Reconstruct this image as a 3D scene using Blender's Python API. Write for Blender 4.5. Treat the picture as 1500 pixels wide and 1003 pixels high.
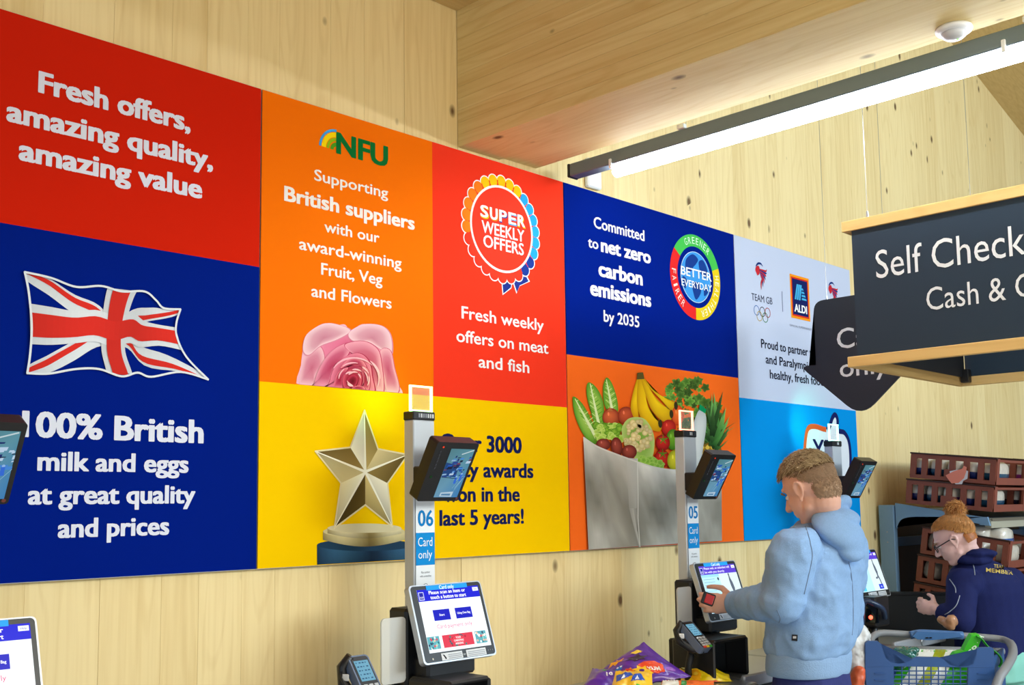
import bpy, bmesh, math, random
from mathutils import Vector, Matrix, noise
from mathutils.geometry import tessellate_polygon
from math import sin, cos, tan, pi, radians, sqrt, atan2
random.seed(7)
for o in list(bpy.data.objects): bpy.data.objects.remove(o)
scene = bpy.context.scene
COL = scene.collection

# ------------------------------------------------------------------ camera
F_PX, CX, CY = 1572.95, 750.0, 581.5
YAW, PIT, ROL = 0.795132, 0.102153, -0.013393
CAM = Vector((0, 0, 1.6))
_f = Vector((sin(YAW)*cos(PIT), cos(YAW)*cos(PIT), sin(PIT)))
_r = Vector((cos(YAW), -sin(YAW), 0)); _u = _r.cross(_f)
_c, _s = cos(ROL), sin(ROL)
RX = _r*_c + _u*_s; RU = _u*_c - _r*_s
cam = bpy.data.cameras.new('camera'); camo = bpy.data.objects.new('camera', cam); COL.objects.link(camo)
cam.sensor_width = 36; cam.lens = 36*F_PX/1500
cam.shift_y = (CY-501.5)/1500
cam.clip_start = .05
camo.matrix_world = Matrix(((RX.x, RU.x, -_f.x, CAM.x), (RX.y, RU.y, -_f.y, CAM.y), (RX.z, RU.z, -_f.z, CAM.z), (0, 0, 0, 1)))
scene.camera = camo

def ray(x, y): return RX*((x-CX)/F_PX) - RU*((y-CY)/F_PX) + _f
def at(x, y, d): return CAM + ray(x, y)*d                     # a point of the room seen at (x,y), d metres into the room
def atY(x, y, Y): v = ray(x, y); return CAM + v*(Y/v.y)
def atX(x, y, X): v = ray(x, y); return CAM + v*(X/v.x)
def atZ(x, y, Z): v = ray(x, y); return CAM + v*((Z-CAM.z)/v.z)

# ------------------------------------------------------------------ view, world, lights
scene.view_settings.view_transform = 'Standard'
scene.view_settings.look = 'None'
scene.view_settings.gamma = 1
scene.view_settings.exposure = 0.46
scene.view_settings.use_curve_mapping = False
w = bpy.data.worlds.new('daylight'); scene.world = w; w.use_nodes = True
bg = w.node_tree.nodes['Background']; bg.inputs[0].default_value = (.80, .90, 1, 1); bg.inputs[1].default_value = WORLD_STRENGTH = .17

def area(name, loc, target, sx, sy, power, color):
    l = bpy.data.lights.new(name, 'AREA'); l.shape = 'RECTANGLE'; l.size = sx; l.size_y = sy; l.energy = power; l.color = color
    o = bpy.data.objects.new(name, l); COL.objects.link(o); o.location = loc
    o.rotation_euler = (Vector(target)-Vector(loc)).to_track_quat('-Z', 'Y').to_euler(); return o
area('low_fill_light', (-0.5, -3.0, 0.8), (2.2, 2.7, 1.0), 5, 1.3, 32, (1, .97, .90))  # added low fill behind the camera, stands for no known window
area('left_window_daylight', (-5.6, -1.2, 1.7), (3.0, 1.6, 1.3), 3, 2.0, 44, (.58, .80, 1))
area('centre_fill_light', (2.2, -.7, 2.8), (2.9, 2.7, .9), 2.4, .5, 28, (1, .90, .70))  # unseen fill added to brighten the middle of the wall, no real fitting
area('rooflight_daylight', (5.0, -1.4, 4.1), (2.6, 2.7, 1.2), 3.6, 2.4, 26, (.60, .82, 1))
area('far_cool_fill_light', (7.0, -5.0, 4.0), (2.5, 2.7, 1.2), 5, 1.6, 175, (.46, .74, 1))  # added cool fill out of view, shines under the beam onto the wall
area('far_warm_fill_light', (5.5, -5.2, 3.4), (1.5, 2.7, .9), 4, 1.0, 160, (1, .98, .88))  # second far fill, added out of view to lift the lower wall

# ------------------------------------------------------------------ materials
def lin(c):
    return tuple(((v/255)/12.92 if v/255 <= .04045 else ((v/255+.055)/1.055)**2.4) for v in c[:3]) + (1,)
MC = {}
def mat(name, rgb=(200, 200, 200), rough=.5, metal=0, emit=0, alpha=1, trans=0, spec=.5, bump=0, bscale=60, var=0, vscale=8, coat=0):
    if name in MC: return MC[name]
    m = bpy.data.materials.new(name); m.use_nodes = True; nt = m.node_tree; b = nt.nodes['Principled BSDF']
    c = lin(rgb); b.inputs['Base Color'].default_value = c; b.inputs['Roughness'].default_value = rough
    b.inputs['Metallic'].default_value = metal; b.inputs['Specular IOR Level'].default_value = spec
    b.inputs['Transmission Weight'].default_value = trans; b.inputs['Coat Weight'].default_value = coat
    if emit: b.inputs['Emission Color'].default_value = c; b.inputs['Emission Strength'].default_value = emit
    if alpha < 1: b.inputs['Alpha'].default_value = alpha
    if bump or var:
        tc = nt.nodes.new('ShaderNodeTexCoord'); n = nt.nodes.new('ShaderNodeTexNoise')
        n.inputs['Scale'].default_value = bscale; n.inputs['Detail'].default_value = 4; nt.links.new(tc.outputs['Object'], n.inputs['Vector'])
        if bump:
            bp = nt.nodes.new('ShaderNodeBump'); bp.inputs['Strength'].default_value = bump; bp.inputs['Distance'].default_value = .004
            nt.links.new(n.outputs['Fac'], bp.inputs['Height']); nt.links.new(bp.outputs['Normal'], b.inputs['Normal'])
        if var:
            n2 = nt.nodes.new('ShaderNodeTexNoise'); n2.inputs['Scale'].default_value = vscale; nt.links.new(tc.outputs['Object'], n2.inputs['Vector'])
            mx = nt.nodes.new('ShaderNodeMix'); mx.data_type = 'RGBA'; mx.inputs[6].default_value = tuple(v*(1-var) for v in c[:3])+(1,)
            mx.inputs[7].default_value = tuple(min(1, v*(1+var)) for v in c[:3])+(1,)
            nt.links.new(n2.outputs['Fac'], mx.inputs[0]); nt.links.new(mx.outputs[2], b.inputs['Base Color'])
    MC[name] = m; return m

def print_mat(name, emit=0, rough=.55, bump=0, coat=0):
    if name in MC: return MC[name]
    m = bpy.data.materials.new(name); m.use_nodes = True; nt = m.node_tree; b = nt.nodes['Principled BSDF']
    a = nt.nodes.new('ShaderNodeAttribute'); a.attribute_name = 'Col'
    b.inputs['Roughness'].default_value = rough; b.inputs['Specular IOR Level'].default_value = .3 if coat else .08; b.inputs['Coat Weight'].default_value = coat
    if emit:
        b.inputs['Base Color'].default_value = (.01, .01, .01, 1); nt.links.new(a.outputs['Color'], b.inputs['Emission Color']); b.inputs['Emission Strength'].default_value = emit
    else: nt.links.new(a.outputs['Color'], b.inputs['Base Color'])
    if bump:
        tc = nt.nodes.new('ShaderNodeTexCoord'); n = nt.nodes.new('ShaderNodeTexNoise'); n.inputs['Scale'].default_value = 350
        nt.links.new(tc.outputs['Object'], n.inputs['Vector']); bp = nt.nodes.new('ShaderNodeBump'); bp.inputs['Strength'].default_value = bump; bp.inputs['Distance'].default_value = .002
        nt.links.new(n.outputs['Fac'], bp.inputs['Height']); nt.links.new(bp.outputs['Normal'], b.inputs['Normal'])
    MC[name] = m; return m

def wood(name, light, dark, axis, knots=.5, ring=1.0, rough=.62, knotcol=(96, 66, 36)):
    """spruce: grain runs along axis ('X','Y','Z'); every board takes a tone of its own"""
    m = bpy.data.materials.new(name); m.use_nodes = True; nt = m.node_tree; N = nt.nodes.new; L = nt.links.new
    b = nt.nodes['Principled BSDF']; b.inputs['Roughness'].default_value = rough; b.inputs['Specular IOR Level'].default_value = .25
    g = N('ShaderNodeNewGeometry'); oi = N('ShaderNodeObjectInfo')
    off = N('ShaderNodeVectorMath'); off.operation = 'SCALE'; off.inputs[0].default_value = (17, 23, 31); L(oi.outputs['Random'], off.inputs['Scale'])
    ad = N('ShaderNodeVectorMath'); L(g.outputs['Position'], ad.inputs[0]); L(off.outputs[0], ad.inputs[1])
    def mapped(sc):
        mp = N('ShaderNodeVectorMath'); mp.operation = 'MULTIPLY'; mp.inputs[1].default_value = sc; L(ad.outputs[0], mp.inputs[0]); return mp.outputs[0]
    s = {'X': (.035, 1, 1), 'Y': (1, .035, 1), 'Z': (1, 1, .035)}[axis]
    k = {'X': (.62, 1, 1), 'Y': (1, .62, 1), 'Z': (1, 1, .62)}[axis]
    # grain streaks, bent around the slow wobble
    n1 = N('ShaderNodeTexNoise'); n1.inputs['Scale'].default_value = 70; n1.inputs['Detail'].default_value = 3; L(mapped(s), n1.inputs['Vector'])
    s2 = tuple(v if v == 1 else .12 for v in s)
    wv = N('ShaderNodeTexNoise'); wv.inputs['Scale'].default_value = 7; wv.inputs['Detail'].default_value = 1.5; L(mapped(s2), wv.inputs['Vector'])
    mul = N('ShaderNodeMath'); mul.operation = 'MULTIPLY'; mul.inputs[1].default_value = 60*ring; L(wv.outputs['Fac'], mul.inputs[0])
    sn = N('ShaderNodeMath'); sn.operation = 'SINE'; L(mul.outputs[0], sn.inputs[0])
    sn2 = N('ShaderNodeMapRange'); sn2.inputs[1].default_value = .55; sn2.inputs[2].default_value = 1; sn2.inputs[3].default_value = 0; sn2.inputs[4].default_value = .16; L(sn.outputs[0], sn2.inputs[0])
    mr = N('ShaderNodeMapRange'); mr.inputs[1].default_value = .38; mr.inputs[2].default_value = .72; mr.inputs[3].default_value = 0; mr.inputs[4].default_value = .30; L(n1.outputs['Fac'], mr.inputs[0])
    add = N('ShaderNodeMath'); L(sn2.outputs[0], add.inputs[0]); L(mr.outputs[0], add.inputs[1])
    tone = N('ShaderNodeMapRange'); tone.inputs[3].default_value = -.08; tone.inputs[4].default_value = .26; L(oi.outputs['Random'], tone.inputs[0])
    add2 = N('ShaderNodeMath'); add2.use_clamp = True; L(add.outputs[0], add2.inputs[0]); L(tone.outputs[0], add2.inputs[1])
    mix = N('ShaderNodeMix'); mix.data_type = 'RGBA'; mix.inputs[6].default_value = lin(light); mix.inputs[7].default_value = lin(dark); L(add2.outputs[0], mix.inputs[0])
    # knots
    vo = N('ShaderNodeTexVoronoi'); vo.inputs['Scale'].default_value = 7.5; vo.inputs['Randomness'].default_value = 1; L(mapped(k), vo.inputs['Vector'])
    sep = N('ShaderNodeSeparateColor'); L(vo.outputs['Color'], sep.inputs[0])
    gt = N('ShaderNodeMapRange'); gt.inputs[1].default_value = 1-knots; gt.inputs[2].default_value = 1; gt.inputs[3].default_value = .05; gt.inputs[4].default_value = .15; gt.clamp = True; L(sep.outputs[0], gt.inputs[0])
    lt = N('ShaderNodeMath'); lt.operation = 'SUBTRACT'; L(gt.outputs[0], lt.inputs[0]); L(vo.outputs['Distance'], lt.inputs[1])
    ks = N('ShaderNodeMapRange'); ks.inputs[1].default_value = -.02; ks.inputs[2].default_value = .06; ks.inputs[3].default_value = 0; ks.inputs[4].default_value = .95; L(lt.outputs[0], ks.inputs[0])
    mix2 = N('ShaderNodeMix'); mix2.data_type = 'RGBA'; mix2.inputs[7].default_value = lin(knotcol); L(ks.outputs[0], mix2.inputs[0]); L(mix.outputs[2], mix2.inputs[6])
    L(mix2.outputs[2], b.inputs['Base Color'])
    bp = N('ShaderNodeBump'); bp.inputs['Strength'].default_value = .15; bp.inputs['Distance'].default_value = .002; L(add.outputs[0], bp.inputs['Height']); L(bp.outputs['Normal'], b.inputs['Normal'])
    MC[name] = m; return m

# ------------------------------------------------------------------ object helpers
def root_of(p):
    while p.parent: p = p.parent
    return p
def obj(name, bm, m, parent=None, smooth=False, label=None, loc=None):
    me = bpy.data.meshes.new(name)
    L = Vector(loc) if loc is not None else (Vector(root_of(parent).location) if parent else Vector((0, 0, 0)))
    if isinstance(bm, bmesh.types.BMesh):
        bmesh.ops.translate(bm, verts=bm.verts, vec=-L); bmesh.ops.recalc_face_normals(bm, faces=bm.faces) if not getattr(m, '_nr', 0) else None
        bm.to_mesh(me); bm.free()
    else:
        me = bm; me.transform(Matrix.Translation(-L))
    for mm in (m if isinstance(m, (list, tuple)) else [m]):
        if mm: me.materials.append(mm)
    if smooth: me.shade_smooth()
    o = bpy.data.objects.new(name, me); COL.objects.link(o)
    if parent: o.parent = parent
    else: o.location = L
    if label: o['label'] = label
    return o
def thing(name, label, cat, loc, group=None):
    o = bpy.data.objects.new(name, None); COL.objects.link(o); o.location = loc; o.empty_display_size = .1
    o['label'] = label; o['category'] = cat
    if group: o['group'] = group
    return o
def tag(o, label, cat, group=None):
    o['label'] = label; o['category'] = cat
    if group: o['group'] = group
    return o
def centre(o):
    """put a single mesh object's origin at the middle of its box bottom"""
    me = o.data; vs = [v.co for v in me.vertices]
    c = Vector(((min(v.x for v in vs)+max(v.x for v in vs))/2, (min(v.y for v in vs)+max(v.y for v in vs))/2, min(v.z for v in vs)))
    me.transform(Matrix.Translation(-c)); o.location = o.location + c; return o
def struct(o): o['kind'] = 'structure'; return o

BM = bmesh.new
def frame(n, up=Vector((0, 0, 1))):
    n = Vector(n).normalized(); x = Vector(up).cross(n)
    if x.length < 1e-4: x = Vector((1, 0, 0))
    x.normalize(); return Matrix((x, n.cross(x), n)).transposed().to_4x4()
def box(bm, c, s, bev=0, M=None, seg=1, taper=None):
    r = bmesh.ops.create_cube(bm, size=1); vs = r['verts']
    for v in vs:
        v.co = Vector((v.co.x*s[0], v.co.y*s[1], v.co.z*s[2]))
        if taper and v.co.z > 0: v.co.x *= taper; v.co.y *= taper
    if bev:
        es = set(e for v in vs for e in v.link_edges); r2 = bmesh.ops.bevel(bm, geom=list(es), offset=bev, segments=seg, affect='EDGES', profile=.6)
        vs = list({v for f in r2['faces'] for v in f.verts} | {v for v in vs if v.is_valid})
    T = Matrix.Translation(Vector(c)) @ (M if M else Matrix())
    bmesh.ops.transform(bm, matrix=T, verts=vs); return vs
def B(c, s, bev=0, M=None, seg=1):
    bm = BM(); box(bm, c, s, bev, M, seg); return bm
def B2(a, b, bev=0):
    return B([(a[i]+b[i])/2 for i in range(3)], [abs(b[i]-a[i]) for i in range(3)], bev)
def tube(bm, pts, r, n=8, closed=False, caps=True, flat=1):
    pts = [Vector(p) for p in pts]; rs = r if isinstance(r, (list, tuple)) else [r]*len(pts); rings = []; prev = None
    for i, p in enumerate(pts):
        a = pts[(i-1) % len(pts)] if (i > 0 or closed) else p; c = pts[(i+1) % len(pts)] if (i < len(pts)-1 or closed) else p
        t = (c-a).normalized() if (c-a).length > 1e-7 else Vector((0, 0, 1))
        if prev is None:
            x = t.cross(Vector((0, 0, 1)));  x = x if x.length > .1 else t.cross(Vector((0, 1, 0)))
        else: x = prev - t*prev.dot(t)
        x.normalize(); prev = x; y = t.cross(x)
        rings.append([bm.verts.new(p + x*(rs[i]*cos(2*pi*k/n)) + y*(rs[i]*flat*sin(2*pi*k/n))) for k in range(n)])
    m = len(pts)
    for i in range(m if closed else m-1):
        A, Bq = rings[i], rings[(i+1) % m]
        for k in range(n): bm.faces.new((A[k], A[(k+1) % n], Bq[(k+1) % n], Bq[k]))
    if caps and not closed:
        bm.faces.new(rings[0][::-1]); bm.faces.new(rings[-1])
    return bm
def T(pts, r, n=8, **k): return tube(BM(), pts, r, n, **k)
def ell(bm, c, r, M=None, u=16, v=10):
    q = bmesh.ops.create_uvsphere(bm, u_segments=u, v_segments=v, radius=1)
    TT = Matrix.Translation(Vector(c)) @ (M.to_4x4() if M else Matrix()) @ Matrix.Diagonal((r[0], r[1], r[2], 1))
    bmesh.ops.transform(bm, matrix=TT, verts=q['verts']); return q['verts']
def cap(bm, a, b, ra, rb, n=12):
    a = Vector(a); b = Vector(b); ell(bm, a, (ra,)*3, u=n, v=8); ell(bm, b, (rb,)*3, u=n, v=8); tube(bm, [a, b], [ra, rb], n)
def loft(bm, rings, n=20, power=2.0, M=None):
    """rings: (centre, half x, half y); closed ends"""
    rr = []
    for c, a, b in rings:
        ring = []
        for k in range(n):
            t = 2*pi*k/n; cx, sy = cos(t), sin(t)
            p = Vector((math.copysign(abs(cx)**(2/power), cx)*a, math.copysign(abs(sy)**(2/power), sy)*b, 0))
            if M: p = M @ p
            ring.append(bm.verts.new(Vector(c)+p))
        rr.append(ring)
    for A, Bq in zip(rr, rr[1:]):
        for k in range(n): bm.faces.new((A[k], A[(k+1) % n], Bq[(k+1) % n], Bq[k]))
    bm.faces.new(rr[0][::-1]); bm.faces.new(rr[-1]); return bm
def prism(poly, d, bm=None):
    """poly: list of 3D points (planar), d: extrusion vector"""
    bm = bm or BM(); d = Vector(d); a = [bm.verts.new(Vector(p)) for p in poly]; b = [bm.verts.new(Vector(p)+d) for p in poly]; n = len(a)
    f1 = bm.faces.new(a); f2 = bm.faces.new(b[::-1])
    for i in range(n): bm.faces.new((a[i], b[i], b[(i+1) % n], a[(i+1) % n]))
    bmesh.ops.triangulate(bm, faces=[f1, f2]); return bm
def fuse(bm, voxel, smooth=2, disp=None, name='skin'):
    """voxel-union of everything in bm into one continuous surface"""
    bmesh.ops.recalc_face_normals(bm, faces=bm.faces)
    me = bpy.data.meshes.new(name); bm.to_mesh(me); bm.free(); o = bpy.data.objects.new(name, me); COL.objects.link(o)
    rm = o.modifiers.new('r', 'REMESH'); rm.mode = 'VOXEL'; rm.voxel_size = voxel; rm.use_smooth_shade = True
    if smooth: sm = o.modifiers.new('s', 'SMOOTH'); sm.factor = .5; sm.iterations = smooth
    dg = bpy.context.evaluated_depsgraph_get(); res = bpy.data.meshes.new_from_object(o.evaluated_get(dg))
    bpy.data.objects.remove(o); 
    if disp:
        res.update(); nr = [v.normal.copy() for v in res.vertices]
        for v, n_ in zip(res.vertices, nr): v.co += n_*disp(v.co)
    res.shade_smooth(); res.materials.clear(); return res

# ------------------------------------------------------------------ flat print on a plane
class Plane:
    def __init__(s, O, U, V, N): s.O, s.U, s.V, s.N = Vector(O), Vector(U), Vector(V), Vector(N).normalized()
    def p3(s, u, v, lay): return s.O + s.U*u + s.V*v + s.N*lay*LAYER
    def px(s, x, y):
        r = ray(x, y); n = s.U.cross(s.V); t = (s.O-CAM).dot(n)/r.dot(n); q = CAM+r*t-s.O
        return (q.dot(s.U)/s.U.length_squared, q.dot(s.V)/s.V.length_squared)
LAYER = .0004
class Print:
    def __init__(s, plane): s.pl = plane; s.v = []; s.f = []; s.c = []; s.n = 0
    def add(s, pts, faces, cols, lay):
        lay += s.n*.02; s.n += 1; b = len(s.v); s.v += [s.pl.p3(u, v, lay) for u, v in pts]
        for i, f in enumerate(faces):
            s.f.append([b+k for k in f])
            s.c.append([lin(cols[k]) if isinstance(cols[0], (tuple, list)) else lin(cols) for k in f])
    def poly(s, pts, col, lay=1):
        tr = tessellate_polygon([[Vector((u, v, 0)) for u, v in pts]]); s.add(pts, tr, col, lay)
    def grad(s, pts, c0, c1, lay=1, centre=None):
        """fan: colour c0 in the middle, c1 at the rim"""
        n = len(pts); cu = centre or (sum(p[0] for p in pts)/n, sum(p[1] for p in pts)/n)
        mid = [((p[0]-cu[0])*.6+cu[0], (p[1]-cu[1])*.6+cu[1]) for p in pts]
        cm = tuple((a*.6+b*.4) for a, b in zip(c0, c1))
        P = [cu]+mid+list(pts); C = [c0]+[cm]*n+[c1]*n; fs = []
        for k in range(n):
            j = (k+1) % n; fs += [(0, 1+k, 1+j), (1+k, 1+n+k, 1+n+j), (1+k, 1+n+j, 1+j)]
        s.add(P, fs, C, lay)
    def quadgrad(s, pts, cols, lay=1): s.add(pts, [(0, 1, 2), (0, 2, 3)], cols, lay)
    def rect(s, u0, v0, u1, v1, col, lay=1): s.poly([(u0, v0), (u1, v0), (u1, v1), (u0, v1)], col, lay)
    def disc(s, c, ru, rv, col, lay=1, n=32, a0=0, a1=360, rin=0, c1=None):
        P = []; full = abs(a1-a0) >= 360
        A = [radians(a0+(a1-a0)*k/n) for k in range(n+1)]
        if rin:
            for a in A: P += [(c[0]+ru*cos(a), c[1]+rv*sin(a)), (c[0]+ru*rin*cos(a), c[1]+rv*rin*sin(a))]
            fs = [q for k in range(n) for q in ((2*k, 2*k+2, 2*k+3), (2*k, 2*k+3, 2*k+1))]; s.add(P, fs, col, lay)
        else:
            P = [c]+[(c[0]+ru*cos(a), c[1]+rv*sin(a)) for a in A]; s.add(P, [(0, k+1, k+2) for k in range(n)], col if not c1 else [col]+[c1]*(n+1), lay)
    def line(s, pts, wd, col, lay=1, closed=False):
        n = len(pts)
        for i in range(n if closed else n-1):
            a, b = pts[i], pts[(i+1) % n]; dx, dy = b[0]-a[0], b[1]-a[1]; l = math.hypot(dx, dy) or 1; w0 = wd if not isinstance(wd, list) else wd[i]; w1 = wd if not isinstance(wd, list) else wd[min(i+1, len(wd)-1)]
            nx, ny = -dy/l/2, dx/l/2; ex, ey = dx/l*w0*.25, dy/l*w0*.25
            s.add([(a[0]-ex+nx*w0, a[1]-ey+ny*w0), (b[0]+ex+nx*w1, b[1]+ey+ny*w1), (b[0]+ex-nx*w1, b[1]+ey-ny*w1), (a[0]-ex-nx*w0, a[1]-ey-ny*w0)], [(0, 1, 2), (0, 2, 3)], col, lay)
    def text(s, st, u0, v0, width, caph, col, lay=1, bold=.02, rot=0):
        """left end of baseline at (u0,v0), exact width and capital height"""
        P, Fc, x0, x1 = glyphs(st, 0); k = (width/(x1-x0)) if width else caph/CAPH; h = caph/CAPH
        pts = [((x-x0)*k, y*h) for x, y in P]
        if rot: pts = [(x*cos(rot)-y*sin(rot), x*sin(rot)+y*cos(rot)) for x, y in pts]
        o_ = bold*h*1.15
        for ox, oy in (((0, 0),) if bold < .008 else ((-o_, 0), (o_, 0), (0, o_*.6), (0, -o_*.6)) if bold < .022 else ((-o_, -o_*.6), (o_, -o_*.6), (-o_, o_*.6), (o_, o_*.6), (-o_*1.2, 0), (o_*1.2, 0), (0, 0))):
            s.add([(u0+x+ox, v0+y+oy) for x, y in pts], Fc, col, lay)
    def obj(s, name, m, parent, label=None):
        me = bpy.data.meshes.new(name); L = Vector(root_of(parent).location) if parent else Vector((0, 0, 0))
        me.from_pydata([p-L for p in s.v], [], s.f); ca = me.color_attributes.new('Col', 'FLOAT_COLOR', 'CORNER')
        flat = [x for f in s.c for c in f for x in c]; ca.data.foreach_set('color', flat); me.materials.append(m)
        o = bpy.data.objects.new(name, me); COL.objects.link(o); o.parent = parent
        if label: o['label'] = label
        return o
GC = {}; CAPH = .729
def glyphs(st, bold):
    key = (st, bold)
    if key in GC: return GC[key]
    cu = bpy.data.curves.new('t', 'FONT'); cu.body = st; cu.size = 1; cu.offset = bold; cu.resolution_u = 3; cu.dimensions = '2D'; cu.fill_mode = 'FRONT'
    if bold > .01: cu.space_character = 1.04
    o = bpy.data.objects.new('t', cu); COL.objects.link(o); dg = bpy.context.evaluated_depsgraph_get(); me = bpy.data.meshes.new_from_object(o.evaluated_get(dg))
    P = [(v.co.x, v.co.y) for v in me.vertices]; Fc = [tuple(p.vertices) for p in me.polygons]
    bpy.data.objects.remove(o); bpy.data.curves.remove(cu); bpy.data.meshes.remove(me)
    GC[key] = (P, Fc, min(p[0] for p in P), max(p[0] for p in P)); return GC[key]
_P, _F, _a, _b = glyphs('H', 0); CAPH = max(p[1] for p in _P)
def spline(pts, n=6, closed=True):
    out = []; m = len(pts)
    for i in range(m if closed else m-1):
        p0, p1, p2, p3 = (pts[(i+k) % m] if closed else pts[max(0, min(m-1, i+k))] for k in (-1, 0, 1, 2))
        for j in range(n):
            t = j/n; out.append(tuple(.5*(2*b+(c-a)*t+(2*a-5*b+4*c-d)*t*t+(3*b-a-3*c+d)*t**3) for a, b, c, d in zip(p0, p1, p2, p3)))
    if not closed: out.append(pts[-1])
    return out
# ------------------------------------------------------------------ room
WY = 2.72                                     # face of the timber wall; banners stand 20 mm proud of it
W_BACK = wood('spruce_upright', (244, 222, 166), (214, 182, 118), 'Z', .85)
W_BEAM = wood('spruce_beam', (230, 208, 148), (200, 162, 92), 'Y', .6)
W_CEIL = wood('spruce_ceiling', (222, 196, 140), (190, 158, 104), 'X', .15)
floor = struct(obj('floor', B2((-8, -8, -.1), (16, 2.9, 0)), mat('floor_tile', (186, 184, 180), .35, var=.12, vscale=2)))
wall = struct(obj('wall_back', B2((-8, WY+.03, 0), (16, WY+.2, 6.8)), mat('wall_core', (120, 96, 60), .8)))
# the lamellas of the timber panels
seams = [atY(592, 100, WY).x, atY(755, 950, WY).x, atY(685, 950, WY).x, 2.515]
xs = [-3.0]
while xs[-1] < 13.2: xs.append(xs[-1]+random.choice((.11, .135, .15, .17, .19)))
for sx in seams:
    k = min(range(len(xs)), key=lambda i: abs(xs[i]-sx)); xs[k] = sx
xs = sorted(set(xs))
bcache = {}
for a, b in zip(xs, xs[1:]):
    if b-a < .03: continue
    mid = (a+b)/2; top = 3.40 if mid < 2.60 else 6.6
    if mid > 7: top = 4.75-.255*(mid-7.5)+.35
    key = (round(b-a, 3), round(top, 1))
    if key not in bcache:
        w_ = b-a; bm = B((0, .015, top/2), (w_-.0004, .03, top), .0006); me = bpy.data.meshes.new('board'); bm.to_mesh(me); bm.free(); me.materials.append(W_BACK); bcache[key] = me
    o = bpy.data.objects.new('board', bcache[key]); COL.objects.link(o); o.parent = wall
    gap = min(abs(a-s) for s in seams) < .001
    o.location = (mid+(.0015 if gap else 0), WY+random.uniform(0, .0008), 0)
# ceiling left of the beam: boards along X
ceil = struct(obj('ceiling', B2((-8, -6, 3.40), (2.56, WY+.2, 3.6)), mat('wall_core', ())))
y = WY
me = None
for k in range(40):
    if me is None:
        bm = B((0, 0, .012), (10.5, .1985, .024), .0014); me = bpy.data.meshes.new('board'); bm.to_mesh(me); bm.free(); me.materials.append(W_CEIL)
    o = bpy.data.objects.new('board', me); COL.objects.link(o); o.parent = ceil; o.location = (2.515-5.25, WY-.1-.2*k, 3.377)
# sloping roof beyond the beam
rf = struct(obj('ceiling', prism([(2.93, WY+.2, 5.70), (16, WY+.2, 2.36), (16, WY+.2, 2.6), (2.93, WY+.2, 5.94)], (0, -4.6, 0)), W_CEIL))
# the two glulam beams side by side
def beam(x0, x1, z0, label, n):
    t = thing('timber_beam', label, 'beam', (x0, WY, z0)); h = (3.40-z0)/n
    for k in range(n):
        bm = B(((x0+x1)/2, (WY-5.5)/2, z0+h*(k+.5)), (x1-x0-.0006, WY+5.5-.001, h-.0004), .0006)
        obj('lamella', bm, W_BEAM, t)
    return t
beam(2.515, 2.722, 2.873, 'spruce glulam beam with the tall knotty side face, nearer the lettered banners', 12)
b2 = beam(2.7235, 2.92, 2.884, 'second spruce glulam beam, edge carrying the smoke detector, beside the tube light', 12)
# upstand on top of the beams closes the gap up to the higher roof
struct(obj('trim_1', B2((2.56, WY, 3.40), (2.9, -5.5, 5.8)), mat('wall_core', ())))
# smoke detector
dp = Vector((2.862, 1.10, 2.884))
det = thing('smoke_detector', 'round white smoke detector under the timber beam above the tube light', 'detector', dp)
def disc_bm(c, prof, n=28, ax=Vector((0, 0, 1))):
    bm = BM(); M = frame(ax); rr = []
    for r_, z_ in prof: rr.append([bm.verts.new(Vector(c)+(M @ Vector((r_*cos(2*pi*k/n), r_*sin(2*pi*k/n), z_)))) for k in range(n)])
    for A, Bq in zip(rr, rr[1:]):
        for k in range(n): bm.faces.new((A[k], A[(k+1) % n], Bq[(k+1) % n], Bq[k]))
    bm.faces.new(rr[0][::-1]); bm.faces.new(rr[-1]); return bm
PW = mat('white_plastic', (238, 240, 242), .35)
obj('base', disc_bm(dp, [(.047, 0), (.049, -.006), (.046, -.012), (.034, -.014)]), PW, det, True)
obj('sensor_dome', disc_bm(dp, [(.033, -.013), (.031, -.024), (.021, -.031), (.004, -.032)]), mat('grey_plastic', (205, 208, 214), .3), det, True)
obj('indicator', disc_bm(dp+Vector((.008, -.006, -.030)), [(.004, 0), (.003, -.003)], 10), mat('indicator_glow', (120, 230, 60), .4, emit=1.5), det)
# tube light
tl = thing('tube_light', 'long glowing white tube light in dark grey housing beside the timber beam', 'light', (3.03, .2, 2.87))
HG = mat('anthracite_paint', (104, 118, 126), .38)
bm = B2((3.0, 2.62, 2.848), (3.052, -3.2, 2.897), .003); obj('housing', bm, HG, tl)
obj('end_cap', B2((2.9985, 2.632, 2.8465), (3.0535, 2.62, 2.8985), .003), mat('black_plastic', (22, 23, 26), .4), tl)
TUBE = mat('lamp_tube', (236, 245, 255), .3, emit=24)
obj('lamp', T([(3.045, 2.44, 2.832), (3.045, 2.43, 2.832), (3.045, -3.1, 2.832)], [.012, .0215, .0215], 16), TUBE, tl, True)
for yy in (2.42, 1.02, -.4): obj('clip', B((3.02, yy, 2.85), (.05, .012, .036), .002), PW, tl)
for yy in (2.1, .95, -.6):
    obj('suspension_bracket', B((3.0, yy, 2.905), (.02, .03, .016), .002), PW, tl)
    obj('wire', T([(3.026, yy, 2.9), (3.026, yy, 5.62)], .0012, 5), mat('steel_wire', (190, 192, 195), .3, .9), tl)
obj('junction_box', B((3.245, WY-.012, 2.93), (.085, .024, .12), .006), PW, None, loc=(3.245, WY, 2.87)); jb = bpy.context.scene.collection.objects[-1]
tag(jb, 'small white box on the timber wall at the end of the tube light', 'junction box')

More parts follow.
